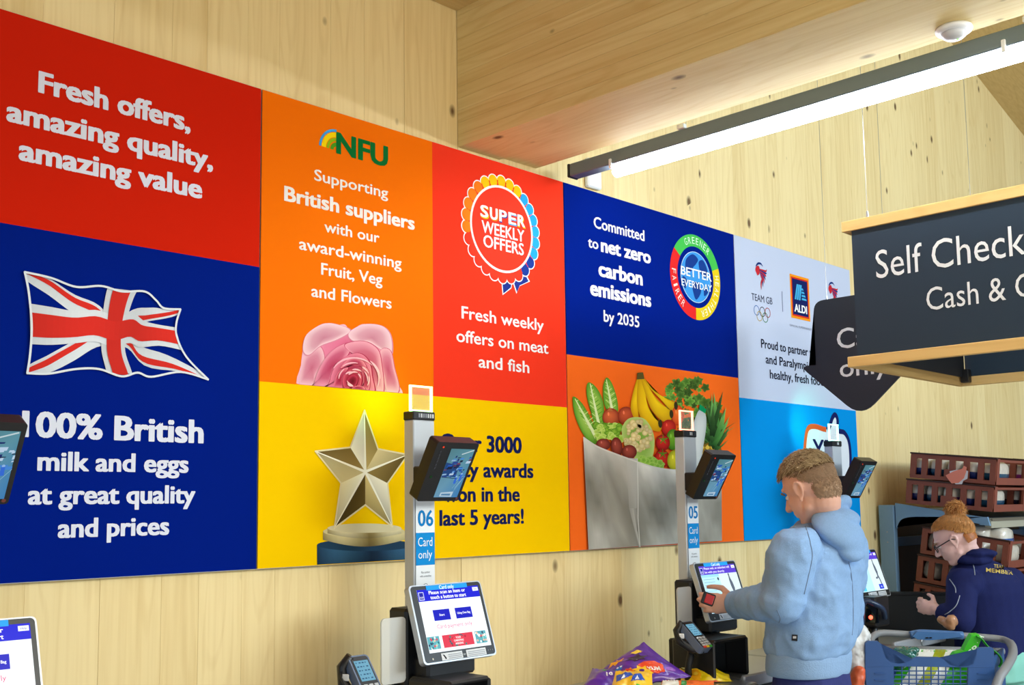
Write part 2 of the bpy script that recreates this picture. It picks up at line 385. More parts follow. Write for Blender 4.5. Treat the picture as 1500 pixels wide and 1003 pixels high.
# ------------------------------------------------------------------ banners
WALLP = Plane((0, 2.70, 0), (1, 0, 0), (0, 0, 1), (0, -1, 0))
PR = print_mat('printed_fabric', rough=.7, bump=.12)
def W(x, y): return WALLP.px(x, y)
ZT, ZB = 1.6+2.7*.4655, 1.6-2.7*.062
X0, X1, X2, X3, X4 = -.12, W(380, 480)[0], W(830, 536)[0], W(1082, 560)[0], W(1252, 560)[0]
XM = W(634, 380)[0]
ZR1 = W(379, 391)[1]; ZY = W(600, 577)[1]; ZO = W(955, 536)[1]; ZL = W(1170, 592)[1]
RED, BLUE, ORA, YEL, ORR, LB, WHT = (206, 34, 12), (0, 28, 128), (248, 116, 8), (250, 202, 0), (250, 108, 32), (4, 144, 222), (196, 204, 226)
RED2 = (244, 58, 34)
ALU = mat('aluminium_edge', (206, 208, 212), .35, .8)
def banner(x0, x1, label, fields):
    c = ((x0+x1)/2, 2.70, ZB); t = thing('wall_banner', label, 'banner', c)
    g = .0025
    obj('frame', B2((x0+g, 2.702, ZB), (x1-g, WY, ZT), .001), ALU, t)
    for nm, a, b, c_, d, col in fields:
        m = mat('fabric_'+nm+str(col[2]), col, .9, spec=.04, bump=.1, bscale=420)
        obj(nm, B2((a+g*(abs(a-x0) < 1e-6), 2.70, b+.002*(b == ZB)), (c_-g*(abs(c_-x1) < 1e-6), 2.703, d-.002*(d == ZT))), m, t)
    return t
bn1 = banner(X0, X1, 'wall banner, red above and navy below, with the flag and milk and eggs text', [('red_field', X0, ZR1, X1, ZT, RED), ('navy_field', X0, ZB, X1, ZR1, BLUE)])
bn2 = banner(X1, X2, 'wall banner with orange and red squares above a yellow strip with the star trophy', [('orange_field', X1, ZY, XM, ZT, ORA), ('scarlet_field', XM, ZY, X2, ZT, RED2), ('yellow_field', X1, ZB, X2, ZY, YEL)])
bn3 = banner(X2, X3, 'wall banner, navy above and orange below, with the grocery bag picture', [('navy_field', X2, ZO, X3, ZT, BLUE), ('orange_field', X2, ZB, X3, ZO, ORR)])
bn4 = banner(X3, X4, 'wall banner, white above and sky blue below, farthest along the wall', [('white_field', X3, ZL, X4, ZT, WHT), ('sky_field', X3, ZB, X4, ZL, LB)])
def txt(bn, st, L, R, cap_m, col, bold=.028, centre_x=None, lay=3, pl=None, m=None, name='lettering', width=None):
    pl = pl or WALLP; u0, v0 = pl.px(*L); u1, v1 = pl.px(*R) if R else (None, None)
    if centre_x is not None: u0 = 2*centre_x-u1; v0 = v1
    p = Print(pl); p.text(st, u0, v0, (u1-u0) if R else width, cap_m, col, lay, bold); return p.obj(name, m or PR, bn)
def hcap(a, b): return abs(W(*a)[1]-W(*b)[1])
TW = (224, 228, 244)
h = hcap((57.6, 134.6), (58.3, 105)); B1 = .034
txt(bn1, 'Fresh offers,', (57.6, 134.6), (277, 195), h, TW, B1)
txt(bn1, 'amazing quality,', (10.8, 176.5), (310, 250), h, TW, B1)
txt(bn1, 'amazing value', (28.8, 233.4), (294.3, 286.6), h, TW, B1)
txt(bn1, '100% British', (33.5, 638.6), (296, 648.3), hcap((173, 645), (173, 611)), TW, .032)
h = hcap((110, 688), (110, 660))*.96
txt(bn1, 'milk and eggs', (55.7, 688.4), (274.6, 691), h, TW)
txt(bn1, 'at great quality', (41.7, 738), (284.5, 737), h, TW)
txt(bn1, 'and prices', (85.5, 787), (246.2, 782.4), h, TW)
T2 = (244, 238, 232)
txt(bn2, 'Supporting', (460.4, 263.6), (567.8, 291), .0345, T2, .02)
txt(bn2, 'British suppliers', (417, 293.4), (606.2, 334.3), .044, T2, .03)
txt(bn2, 'with our', (475.1, 339), (555.2, 353.4), .034, T2, .021)
txt(bn2, 'award-winning', (438.2, 364.8), (587.5, 390), .036, T2, .021)
txt(bn2, 'Fruit, Veg', (470.5, 401.8), (559.5, 414), .036, T2, .021)
txt(bn2, 'and Flowers', (456.1, 434), (572.8, 449.6), .036, T2, .021)
txt(bn2, 'NFU', (493.8, 224), (566.7, 242), .066, (0, 112, 48), .035)
T3 = (246, 240, 240)
txt(bn2, 'Fresh weekly', (676.2, 465.8), (795.9, 483), .042, T3, .021)
txt(bn2, 'offers on meat', (668.6, 499.8), (802.7, 515.8), .042, T3, .021)
txt(bn2, 'and fish', (701.2, 537.7), (774.7, 544.2), .042, T3, .021)
NV = (14, 26, 84)
cxl = (W(644.4, 769.5)[0]+W(766.4, 766.5)[0])/2
txt(bn2, 'Over 3000', (0, 0), (763.3, 663.5), .055, NV, .03, centre_x=cxl)
txt(bn2, 'quality awards', (0, 0), (780.4, 699.5), .05, NV, .026, centre_x=cxl)
txt(bn2, 'won in the', (0, 0), (760.5, 733.6), .05, NV, .026, centre_x=cxl)
txt(bn2, 'last 5 years!', (644.4, 769.5), (766.4, 766.5), .05, NV, .026)
txt(bn3, 'Committed', (869.8, 333), (943.4, 350.5), .045, T3, .021)
txt(bn3, 'to', (861.4, 361.6), (876, 365), .042, T3, .021)
txt(bn3, 'net zero', (880.9, 368), (952.4, 384.3), .054, T3, .036)
txt(bn3, 'carbon', (877.4, 403.5), (940.2, 413.2), .058, T3, .036)
txt(bn3, 'emissions', (865.2, 431.4), (952.8, 447.1), .058, T3, .036)
txt(bn3, 'by 2035', (884.4, 470.4), (936, 474), .045, T3, .021)
DK = (24, 30, 52)
txt(bn4, 'TEAM GB', (1100.7, 439), (1131.3, 445), .033, (60, 66, 92), .0)
txt(bn4, 'Proud to partner with', (1115, 509), (1201.5, 521.5), .042, DK, .018)
txt(bn4, 'and Paralympics', (1121.7, 531.8), (1192, 540.5), .042, DK, .018)
txt(bn4, 'healthy, fresh food', (1127.9, 553.9), (1206, 565), .042, DK, .018)
txt(bn4, 'OFFICIAL SUPERMARKET', (1156.5, 477.5), (1189, 484), .011, (140, 146, 165), 0)

# rainbow over the green letters
p = Print(WALLP); c = W(493.5, 221); R0 = hcap((487, 190), (487, 221))
for a, b, col in ((1.0, .88, (60, 160, 225)), (.85, .62, (255, 224, 0)), (.59, .44, (150, 190, 20)), (.38, .2, (80, 160, 30))):
    p.disc(c, R0*a, R0*a, col, 2, 18, 92, 178, rin=b/a)
p.obj('rainbow_emblem', PR, bn2)

# rosette
p = Print(WALLP); c = W(734.7, 335.8); R0 = hcap((734, 272.5), (734, 399))/2; NS = 26
def sc_col(a):
    a = a % 360
    if 62 <= a < 125: return (255, 205, 10)
    if 125 <= a < 198: return (250, 130, 20)
    if 198 <= a < 300: return RED2
    if 300 <= a < 335: return (28, 58, 150)
    return (40, 165, 230)
for tail in ([(734, 396), (737, 430), (748, 421), (751, 400)], [(748, 400), (757, 428), (761, 418), (774, 412), (765, 394)]):
    q = [W(*t_) for t_ in tail]; cc = (sum(a for a, b in q)/len(q), sum(b for a, b in q)/len(q))
    p.poly([(cc[0]+(a-cc[0])*1.16, cc[1]+(b-cc[1])*1.12) for a, b in q], (250, 246, 246), 2); p.poly(q, (30, 50, 140), 3)
for k in range(NS):
    a = 360*(k+.5)/NS; q = (c[0]+R0*1.10*cos(radians(a)), c[1]+R0*1.10*sin(radians(a)))
    p.disc(q, R0*.165, R0*.165, (250, 246, 246), 4, 20); p.disc(q, R0*.14, R0*.14, sc_col(a), 5, 20)
p.disc(c, R0*1.12, R0*1.12, RED2, 6, 48); 
for k in range(NS):
    a = 360*(k+.5)/NS; q = (c[0]+R0*1.08*cos(radians(a)), c[1]+R0*1.08*sin(radians(a))); p.disc(q, R0*.115, R0*.13, sc_col(a), 7, 14)
p.disc(c, R0, R0, (250, 246, 246), 8, 56); p.disc(c, R0*.945, R0*.945, RED2, 9, 56)
p.obj('rosette_print', PR, bn2)
# SUPER: letters with coloured edges
u0, v0 = W(701.3, 316.5); u1, v1 = W(768.8, 331); cw = (u1-u0)/5
for i, (ch, col) in enumerate(zip('SUPER', ((255, 196, 0), (240, 140, 30), (40, 60, 150), (60, 170, 230), (255, 196, 0)))):
    p = Print(WALLP); p.text(ch, u0+cw*i+.006, v0-.004, cw*.80, .043, col, 14, .03); p.text(ch, u0+cw*i+.004, v0, cw*.74, .041, (252, 244, 240), 16, .03); p.obj('lettering', PR, bn2)
txt(bn2, 'WEEKLY', (704.2, 340.2), (765.9, 351.6), .043, T3, .02, lay=16)
txt(bn2, 'OFFERS', (706.7, 361.2), (765.2, 373.8), .043, T3, .02, lay=16)

# globe badge
p = Print(WALLP); c = W(1019, 406); R0 = hcap((1019, 344.3), (1019, 467.8))/2
for a0, a1, col in ((20, 145, (70, 190, 80)), (-92, 20, (232, 200, 20)), (145, 268, (226, 40, 38))): p.disc(c, R0, R0, col, 2, 30, a0, a1, rin=.72)
p.disc(c, R0*.60, R0*.60, (200, 225, 245), 2, 40); p.disc(c, R0*.585, R0*.585, (60, 150, 225), 3, 40)
for q in ([(-.35, .35), (-.1, .5), (.1, .42), (.02, .3), (-.08, .22), (-.2, .1), (-.38, .12)], [(.12, .35), (.3, .42), (.45, .22), (.4, .05), (.2, .1)], [(-.15, -.15), (.1, -.12), (.18, -.3), (.0, -.5), (-.1, -.4)], [(.3, -.2), (.42, -.12), (.45, -.28), (.3, -.38)], [(-.5, -.05), (-.36, -.1), (-.4, -.3), (-.48, -.25)]):
    p.poly(spline([(c[0]+a*R0*1.05, c[1]+b*R0*1.05) for a, b in q]), (20, 60, 140), 4)
p.obj('globe_print', PR, bn3)
def arc_text(bn, st, c, R, a_mid, span, cap, col, flip=False):
    p = Print(WALLP); n = len(st)
    for i, ch in enumerate(st):
        t_ = (i+.5)/n-.5; a = radians(a_mid-(span*t_ if not flip else -span*t_)); rr = R-(cap/2 if not flip else -cap/2)
        rot = a-pi/2 if not flip else a+pi/2; wch = R*radians(span)/n*.66*(.5 if ch == 'I' else 1)
        q = (c[0]+rr*cos(a), c[1]+rr*sin(a)); p.text(ch, q[0]-cos(rot)*wch/2, q[1]-sin(rot)*wch/2, wch, cap, col, 5, .0, rot)
    p.obj('lettering', PR, bn)
arc_text(bn3, 'GREENER', c, R0*.86, 84, 72, .03, (220, 245, 220))
arc_text(bn3, 'HEALTHIER', c, R0*.86, -34, 92, .03, (255, 250, 210))
arc_text(bn3, 'FAIRER', c, R0*.86, 205, 64, .03, (255, 225, 215), True)
txt(bn3, 'BETTER', (997, 401.5), (1041.4, 408.7), .037, (244, 248, 252), .02, lay=8)
txt(bn3, 'EVERYDAY', (997.8, 417.5), (1042, 425.5), .030, (244, 248, 252), .012, lay=8)

# team crests, rings, shop badge
def crest(cx_, cy_, hpx, cut=False):
    p = Print(WALLP); c = W(cx_, cy_); H = hcap((cx_, cy_-hpx/2), (cx_, cy_+hpx/2))
    cols = ((196, 40, 50), (24, 52, 120))
    def Q(a, b): return (c[0]+a*H, c[1]+b*H)
    p.poly(spline([Q(-.40, .20), Q(-.34, .34), Q(-.18, .40), Q(-.10, .30), Q(-.12, .12), Q(-.25, .02), Q(-.32, .08)]), cols[0], 3)
    p.line(spline([Q(-.36, .36), Q(-.2, .48), Q(.0, .50), Q(.12, .42)], 5, False), [.05*H*k for k in (.6, .9, 1.2, 1.4, 1.6, 1.6, 1.6, 1.6, 1.5, 1.4, 1.2, 1, .8, .7, .6, .4)], cols[1], 3)
    for i in range(7):
        s_ = i/6; x1, y1 = .40-.06*s_-.38*s_*s_, .34-.84*s_
        p.line(spline([Q(-.14+.03*i*.5, .28-.04*i), Q(.06+.04*(1-s_), .26-.34*s_), Q(x1*.8, y1*.6+.06), Q(x1, y1)], 5, False), [.085*H*sin(pi*min(1, (k+1.5)/17)) for k in range(17)], cols[i % 2], 3)
    p.obj('crest_print', PR, bn4)
crest(1115, 405.5, 38); crest(1220.5, 432, 34)
p = Print(WALLP); r = hcap((1116, 453), (1116, 461))*.92
for (a, b), col in (((1108, 454.5), (60, 110, 180)), ((1116.5, 456.7), (60, 60, 70)), ((1124.3, 458), (180, 60, 60)), ((1112.3, 463), (200, 170, 80)), ((1120.8, 465), (60, 130, 80))): p.disc(W(a, b), r, r, col, 3, 24, rin=.86)
p.obj('ring_emblem', PR, bn4)
p = Print(WALLP); a = W(1144.8, 426.5); b = W(1145.6, 456.3); p.rect(a[0], b[1], a[0]+.006, a[1], (110, 120, 150), 2); p.obj('divider', PR, bn4)
p = Print(WALLP); x0, z1 = W(1156.4, 400.5); x1, z0 = W(1187, 472.5); z0 = W(1159.5, 465)[1]
p.rect(x0, z0, x1, z1, (245, 150, 20), 2); e = .012; p.rect(x0+e, z0+e, x1-e, z1-e, (214, 50, 30), 3); e = .02; p.rect(x0+e, z0+e, x1-e, z1-e, (16, 30, 92), 4)
w_, h_ = x1-x0, z1-z0
for k in range(3): p.poly([(x0+w_*(.20+.11*k), z0+h_*.44), (x0+w_*(.28+.11*k), z0+h_*.44), (x0+w_*(.42+.09*k), z0+h_*.80), (x0+w_*(.34+.09*k), z0+h_*.80)], (70, 175, 225), 5)
for k in range(4): p.poly([(x0+w_*(.57), z0+h_*(.46+.075*k)), (x0+w_*(.84-.05*k), z0+h_*(.46+.075*k)), (x0+w_*(.80-.05*k), z0+h_*(.505+.075*k)), (x0+w_*(.59), z0+h_*(.505+.075*k))], (70, 175, 225), 5)
p.text('ALDI', x0+w_*.18, z0+h_*.16, w_*.64, h_*.17, (245, 248, 250), 5, .03)
p.obj('shop_badge', PR, bn4)
# speech box
p = Print(WALLP)
out = [W(*q) for q in spline([(1177, 720), (1177.2, 690), (1178, 668), (1180, 641), (1184, 627), (1194, 624.5), (1212, 628.6), (1219, 612), (1223, 607.6), (1226.4, 614), (1227.8, 630), (1236.5, 633.6), (1243, 646), (1245.5, 668), (1245, 690), (1242, 716), (1205, 722)], 5)]
p.poly(out, (226, 232, 240), 2); m_ = len(out)
p.line(out[:30], .026, (226, 92, 40), 3); p.line(out[30:70], .026, (20, 30, 92), 3)
p.obj('speech_bubble_print', PR, bn4)
txt(bn4, 'YES', (1191.5, 674), (1231, 688), .105, NV, .02, lay=5)
# ------------------------------------------------------------------ pictures printed on the banners
def mapper(ox, oy, s): return lambda x, y: W(ox+x*s, oy+y*s)
# flag: the flag's own geometry bent into the waving outline
G = mapper(0, 330, 1/3)
top = spline([G(*q) for q in [(104, 207), (220, 233), (330, 272), (440, 268), (530, 292), (630, 292), (680, 330), (715, 365), (788, 370)]], 8, False)
bot = spline([G(*q) for q in [(115, 650), (210, 652), (330, 632), (430, 632), (530, 664), (600, 648), (660, 666), (790, 645), (910, 678)]], 8, False)
lef = spline([G(*q) for q in [(115, 650), (128, 560), (134, 440), (122, 300), (104, 207)]], 8, False)
rig = spline([G(*q) for q in [(910, 678), (815, 580), (772, 490), (770, 430), (788, 370)]], 8, False)
def cur(c, t):
    t = min(max(t, 0), 1)*(len(c)-1); i = min(int(t), len(c)-2); f = t-i; return (c[i][0]*(1-f)+c[i+1][0]*f, c[i][1]*(1-f)+c[i+1][1]*f)
def coons(u, v):
    a, b, l, r = cur(bot, u), cur(top, u), cur(lef, v), cur(rig, v); P00, P10, P01, P11 = bot[0], bot[-1], top[0], top[-1]
    return tuple((1-v)*a[k]+v*b[k]+(1-u)*l[k]+u*r[k]-((1-u)*(1-v)*P00[k]+u*(1-v)*P10[k]+(1-u)*v*P01[k]+u*v*P11[k]) for k in (0, 1))
def clip_rect(poly):
    for ax, lim, sg in ((0, 0, 1), (0, 1, -1), (1, 0, 1), (1, 1, -1)):
        out = []
        for i in range(len(poly)):
            a, b = poly[i-1], poly[i]; da, db = (a[ax]-lim)*sg, (b[ax]-lim)*sg
            if (da >= 0) != (db >= 0): t = da/(da-db); out.append(tuple(a[k]+(b[k]-a[k])*t for k in (0, 1)))
            if db >= 0: out.append(b)
        poly = out
        if len(poly) < 3: return []
    return poly
p = Print(WALLP)
def strip(a, b, w0, w1, col, lay, n=24):
    """a,b in 60x30 flag units; offsets w0..w1 across"""
    dx, dy = b[0]-a[0], b[1]-a[1]; l = math.hypot(dx, dy); nx, ny = -dy/l, dx/l
    for i in range(n):
        q = []
        for t, o_ in ((i/n, w0), ((i+1)/n, w0), ((i+1)/n, w1), (i/n, w1)): q.append(((a[0]+dx*t+nx*o_)/60, (a[1]+dy*t+ny*o_)/30))
        q = clip_rect(q)
        if q: 
            pts = [coons(*k) for k in q]; sh = 1-.10*(.5+.5*sin(9*q[0][0]+2)); p.poly(pts, tuple(c*sh for c in col), lay)
FW, FR = (226, 232, 238), (224, 48, 38)
ex = 1.12; 
for a, b in (((-4, -2), (64, 32)), ((-4, 32), (64, -2))): strip(a, b, -3, 3, FW, 2, 34)
cm = (30, 15)
strip(cm, (-4, 32), 0, -2, FR, 3); strip(cm, (64, -2), 0, -2, FR, 3); strip(cm, (-4, -2), 0, -2, FR, 3); strip(cm, (64, 32), 0, -2, FR, 3)
strip((30, 0), (30, 30), -5, 5, FW, 5); strip((0, 15), (60, 15), -5, 5, FW, 6, 30)
strip((30, 0), (30, 30), -3, 3, FR, 8); strip((0, 15), (60, 15), -3, 3, FR, 9, 30)
p.line(bot+rig+top[::-1]+lef[::-1], .0055, FW, 10, True)
p.obj('flag_print', PR, bn1)

# rose
Rm = mapper(380, 440, .3788); p = Print(WALLP); rnd = random.Random(3)
yb = ZY+.001
def clipb(pts): return [(u, max(v, yb)) for u, v in pts]
sil = [(155, 340), (160, 250), (168, 190), (182, 135), (215, 105), (255, 88), (300, 95), (330, 93), (352, 116), (395, 92), (440, 96), (478, 102), (503, 128), (512, 175), (510, 215), (522, 262), (534, 318), (542, 372), (350, 380)]
p.grad(clipb([Rm(*q) for q in spline(sil, 4)]), (222, 90, 130), (246, 190, 205), 2)
petals = [  # outline pts, inner colour, rim colour
 ([(155, 345), (163, 250), (185, 200), (235, 180), (250, 240), (215, 300), (205, 375)], (235, 120, 150), (250, 196, 206)),
 ([(168, 190), (183, 130), (250, 90), (310, 96), (350, 118), (300, 150), (235, 175), (190, 210)], (238, 150, 172), (252, 214, 220)),
 ([(345, 125), (400, 93), (470, 98), (505, 135), (508, 205), (470, 190), (420, 160), (360, 155)], (240, 150, 172), (252, 210, 218)),
 ([(470, 190), (505, 195), (520, 260), (538, 345), (500, 380), (478, 300), (462, 240)], (226, 88, 128), (248, 180, 196)),
 ([(205, 375), (218, 290), (255, 220), (300, 180), (350, 165), (340, 210), (290, 260), (262, 330), (255, 380)], (214, 66, 108), (246, 160, 182)),
 ([(330, 170), (400, 158), (455, 190), (470, 250), (478, 330), (470, 380), (440, 350), (430, 270), (400, 220), (350, 200)], (218, 74, 112), (248, 168, 188)),
 ([(262, 375), (270, 310), (290, 255), (335, 215), (385, 205), (420, 235), (432, 290), (430, 375)], (192, 38, 78), (238, 130, 158)),
 ([(290, 375), (285, 320), (305, 275), (340, 260), (320, 300), (315, 375)], (186, 26, 66), (240, 124, 150)),
 ([(310, 262), (345, 225), (390, 228), (412, 262), (390, 255), (350, 250)], (190, 30, 70), (244, 140, 162)),
 ([(395, 258), (418, 270), (424, 320), (410, 375), (385, 378), (398, 320)], (188, 30, 68), (240, 128, 152)),
 ([(318, 300), (345, 268), (378, 270), (392, 300), (380, 345), (345, 352), (322, 335)], (158, 12, 44), (222, 84, 112)),
 ([(335, 310), (356, 288), (376, 300), (368, 330), (345, 335)], (120, 6, 30), (200, 50, 84)),
 ([(340, 352), (372, 330), (404, 340), (396, 378), (345, 378)], (176, 24, 60), (236, 120, 146))]
for i, (q, a, b) in enumerate(petals):
    mx, my = sum(k[0] for k in q)/len(q), sum(k[1] for k in q)/len(q); p.grad(clipb([Rm(mx+(k[0]-mx)*1.045+1.5, my+(k[1]-my)*1.045+2) for k in spline(q, 5)]), tuple(v*.86 for v in a), tuple(min(255, v*.93) for v in a), 2.9+i)
    p.grad(clipb([Rm(*k) for k in spline(q, 5)]), tuple(v*.86 for v in a), tuple(min(255, v*.97) for v in b), 3+i)
for i in range(26):   # thin pale petal rims
    a0 = rnd.uniform(0, 2*pi); r_ = rnd.uniform(25, 95); cx_, cy_ = 358+rnd.uniform(-8, 8), 305; L_ = rnd.uniform(.5, 1.1)
    q = [Rm(cx_+r_*1.05*cos(a0+L_*k/7), cy_+r_*sin(a0+L_*k/7)*.95) for k in range(8)]
    if min(v for u, v in q) > yb+.003: p.line(q, [.002, .004, .005, .005, .005, .004, .003, .002], (250, 176, 194), 18)
p.obj('rose_print', PR, bn2)

# star trophy
p = Print(WALLP); S = mapper(380, 440, .3788); cen = (408, 662)
tips = [(405, 425), (572, 596), (512, 874), (288, 880), (215, 583)]; inn = [(457, 574), (494, 706), (408, 790), (314, 706), (350, 568)]
shade = [((246, 240, 214), (150, 128, 70)), ((214, 196, 140), (112, 92, 42)), ((238, 232, 204), (176, 156, 96)), ((92, 74, 30), (236, 222, 170)), ((206, 190, 136), (122, 100, 48))]
for i in range(5):
    t_, b_, a_ = tips[i], inn[i], inn[i-1]; c1, c2 = shade[i]
    p.add([S(*cen), S(*a_), S(*t_)], [(0, 1, 2)], [c1, tuple(min(255, v*1.05) for v in c1), tuple(v*.72 for v in c1)], 4)
    p.add([S(*cen), S(*t_), S(*b_)], [(0, 1, 2)], [tuple(min(255, v*1.2+20) for v in c2), tuple(v*.8 for v in c2), c2], 4)
    p.line([S(*cen), S(*t_)], [.009, .002], (252, 248, 226), 5)
outl = [S(*q) for k in range(5) for q in (tips[k], inn[k])]; p.line(outl, .005, (232, 218, 170), 5, True)
# pedestal
bt = S(408, 900)
for (xa, xb, ya, yb_, e, c1, c2) in ((222, 594, 945, 1035, 26, (16, 34, 56), (52, 96, 130)), (245, 562, 893, 925, 26, (120, 100, 50), (226, 214, 160)), (262, 548, 880, 900, 20, (132, 112, 60), (238, 228, 184))):
    ctr = (xa+xb)/2; n = 16; P_ = []; C_ = []
    for k in range(n+1):
        t_ = k/n; x = xa+(xb-xa)*t_; dy = e*sin(pi*t_)
        g_ = abs(sin(t_*pi*1.5+.4)); col = tuple(a*(1-g_)+b*g_ for a, b in zip(c1, c2))
        lo = S(x, yb_+dy if yb_ < 1000 else 1100); lo = (lo[0], max(lo[1], ZB+.004)); P_ += [S(x, ya+dy*.9), lo]; C_ += [col, tuple(v*.8 for v in col)]
    p.add(P_, [f for k in range(n) for f in ((2*k, 2*k+2, 2*k+3), (2*k, 2*k+3, 2*k+1))], C_, 2 if ya > 940 else 3)
    p.poly([S(ctr+(xb-xa)/2*cos(a), ya+e*.9*sin(a)) for a in [2*pi*k/32 for k in range(32)]], tuple(v*.92 for v in c2) if ya < 940 else (30, 60, 86), 3 if ya < 940 else 2)
p.obj('star_trophy_print', PR, bn2)

# grocery bag
p = Print(WALLP); K = mapper(800, 500, .349)
def kp(q, n=5, closed=True): return [K(*k) for k in (spline(q, n, closed) if n else q)]
def leaf(q, a, b, lay, ribs=5):
    p.grad(kp(q, 4), a, b, lay)
rnd = random.Random(5)
# kale and dark leaves at the right
for i in range(150):
    t_ = rnd.random(); x = 500+rnd.random()*230; y = 165+rnd.random()*300
    top_y = 165 + max(0, (x-640))*1.0 + max(0, 530-x)*.9
    if y < top_y or (x < 560 and y > 300): continue
    r_ = rnd.uniform(10, 22); g_ = rnd.uniform(.55, 1.15); dark = .62 if y > 320 else 1
    col = (70*g_*dark, 118*g_*dark, 36*g_*dark); rim = (128*g_*dark, 172*g_*dark, 66*g_*dark)
    q = [K(x+r_*(1+.28*sin(5*a+i))*cos(a), y+r_*(1+.28*sin(5*a+i))*sin(a)) for a in [2*pi*k/15 for k in range(15)]]
    p.grad(q, col, rim, 2+(i % 5)*.6)
# pineapple: body and crown of spiky leaves
p.grad(kp([(640, 520), (645, 450), (670, 428), (720, 430), (735, 470), (730, 560), (660, 600)], 4), (196, 150, 40), (120, 88, 20), 6)
for i in range(5):
    for j in range(4): x, y = 652+22*j+(i % 2)*10, 445+26*i; p.poly([K(x, y-12), K(x+10, y), K(x, y+12), K(x-10, y)], (226, 190, 70), 7)
for i in range(30):
    a = radians(-165+150*(i/29)+rnd.uniform(-6, 6)); L_ = rnd.uniform(120, 225)*(1-.35*abs(cos(a))); bx, by = 704+rnd.uniform(-18, 18), 445+rnd.uniform(-60, 10)
    if by-L_*abs(sin(a)) < 205: L_ = (by-205)/max(.3, abs(sin(a)))
    tx, ty = bx+L_*cos(a)*.75, by+L_*sin(a); tx = min(tx, 800); nx, ny = -sin(a)*11, cos(a)*11; g_ = rnd.uniform(.6, 1.25)
    p.add([K(bx-nx, by-ny), K(bx+nx, by+ny), K((bx+tx)/2+nx*.9, (by+ty)/2+6), K(tx, ty), K((bx+tx)/2-nx*.9, (by+ty)/2+6)], [(0, 1, 2), (0, 2, 4), (4, 2, 3)], [(30*g_, 66*g_, 26*g_)]*2+[(70*g_, 126*g_, 56*g_)]+[(110*g_, 160*g_, 84*g_)]+[(54*g_, 104*g_, 46*g_)], 8+(i % 4)*.5)
# milk bottle
p.grad(kp([(575, 560), (585, 420), (618, 330), (638, 288), (662, 300), (668, 350), (655, 440), (634, 555)], 4), (222, 224, 220), (184, 190, 188), 11)
p.poly(kp([(640, 262), (668, 285), (662, 302), (636, 286)], 0), (0, 140, 84), 12)
# romaine leaves
for q, st, tp in (([(108, 240), (120, 234), (150, 262), (178, 310), (205, 370), (215, 425), (185, 425), (150, 385), (118, 310)], (205, 400), (120, 245)),
          ([(168, 182), (180, 172), (200, 185), (222, 215), (238, 262), (240, 330), (232, 385), (208, 380), (186, 300), (168, 230)], (222, 370), (182, 182)),
          ([(236, 190), (250, 152), (270, 170), (288, 215), (298, 262), (296, 300), (262, 300), (240, 260)], (275, 298), (250, 165))):
    p.grad(kp(q, 5), (170, 206, 92), (84, 148, 34), 5)
    for k in range(22):
        t_ = k/22; x = st[0]+(tp[0]-st[0])*t_; y = st[1]+(tp[1]-st[1])*t_; sgn = 1 if k % 2 else -1; l_ = 28*sin(pi*min(.9, t_+.12))
        p.line([K(x, y), K(x+sgn*l_*.8, y-l_*.6)], .004, (196, 222, 130) if rnd.random() < .5 else (96, 160, 40), 6)
    p.line([K(*st), K(*tp)], [.02, .004], (226, 238, 180), 7)
# bananas
for q in ([(380, 150), (360, 215), (350, 275), (364, 320), (384, 322), (378, 270), (384, 215), (396, 165)],
          [(384, 150), (376, 230), (384, 300), (420, 360), (470, 378), (480, 348), (448, 318), (420, 260), (408, 190), (400, 150)],
          [(392, 148), (412, 220), (440, 290), (490, 338), (520, 328), (526, 298), (490, 270), (448, 226), (415, 170)],
          [(398, 146), (430, 195), (470, 238), (520, 290), (545, 288), (546, 262), (500, 240), (450, 208), (415, 165)]):
    p.grad(kp(q, 5), (255, 214, 20), (206, 150, 8), 9)
for a, b in ((474, 345), (521, 305), (540, 270)): p.disc(K(a, b), .014, .018, (60, 50, 20), 10, 12)
p.poly(kp([(378, 132), (402, 130), (408, 158), (376, 160)], 0), (96, 84, 36), 10)
# cauliflower, onions, peppers, tomatoes, potatoes
def fruit(x, y, rx, ry, c0, c1, lay, hl=True, tilt=0):
    q = [K(x+rx*cos(a)*cos(tilt)-ry*sin(a)*sin(tilt), y+rx*cos(a)*sin(tilt)+ry*sin(a)*cos(tilt)) for a in [2*pi*k/28 for k in range(28)]]
    p.grad(q, c0, c1, lay, K(x-rx*.2, y-ry*.25))
    if hl: p.disc(K(x-rx*.3, y-ry*.35), rx*.00016, ry*.0002, tuple(min(255, v+34) for v in c0), lay+.3, 12)
fruit(268, 318, 36, 38, (226, 110, 60), (140, 50, 30), 8); p.poly(kp([(252, 292), (262, 275), (276, 292)], 0), (190, 110, 60), 9)
fruit(332, 312, 36, 38, (214, 96, 54), (136, 46, 28), 8)
for i in range(60): x, y = 205+rnd.random()*110, 350+rnd.random()*62; r_ = rnd.uniform(8, 18); p.grad([K(x+r_*(1+.3*sin(4*a+i))*cos(a), y+r_*sin(a)) for a in [2*pi*k/12 for k in range(12)]], (150, 196, 60), (206, 224, 120) if i % 2 else (84, 140, 30), 9+(i % 3)*.3)
fruit(548, 310, 26, 42, (250, 120, 40), (206, 60, 20), 8); fruit(510, 362, 30, 34, (226, 60, 40), (160, 20, 16), 8)
p.grad(kp([(318, 350), (345, 322), (395, 320), (425, 345), (448, 400), (445, 470), (420, 520), (385, 510), (330, 440), (312, 385)], 4), (120, 168, 56), (190, 214, 120), 10)
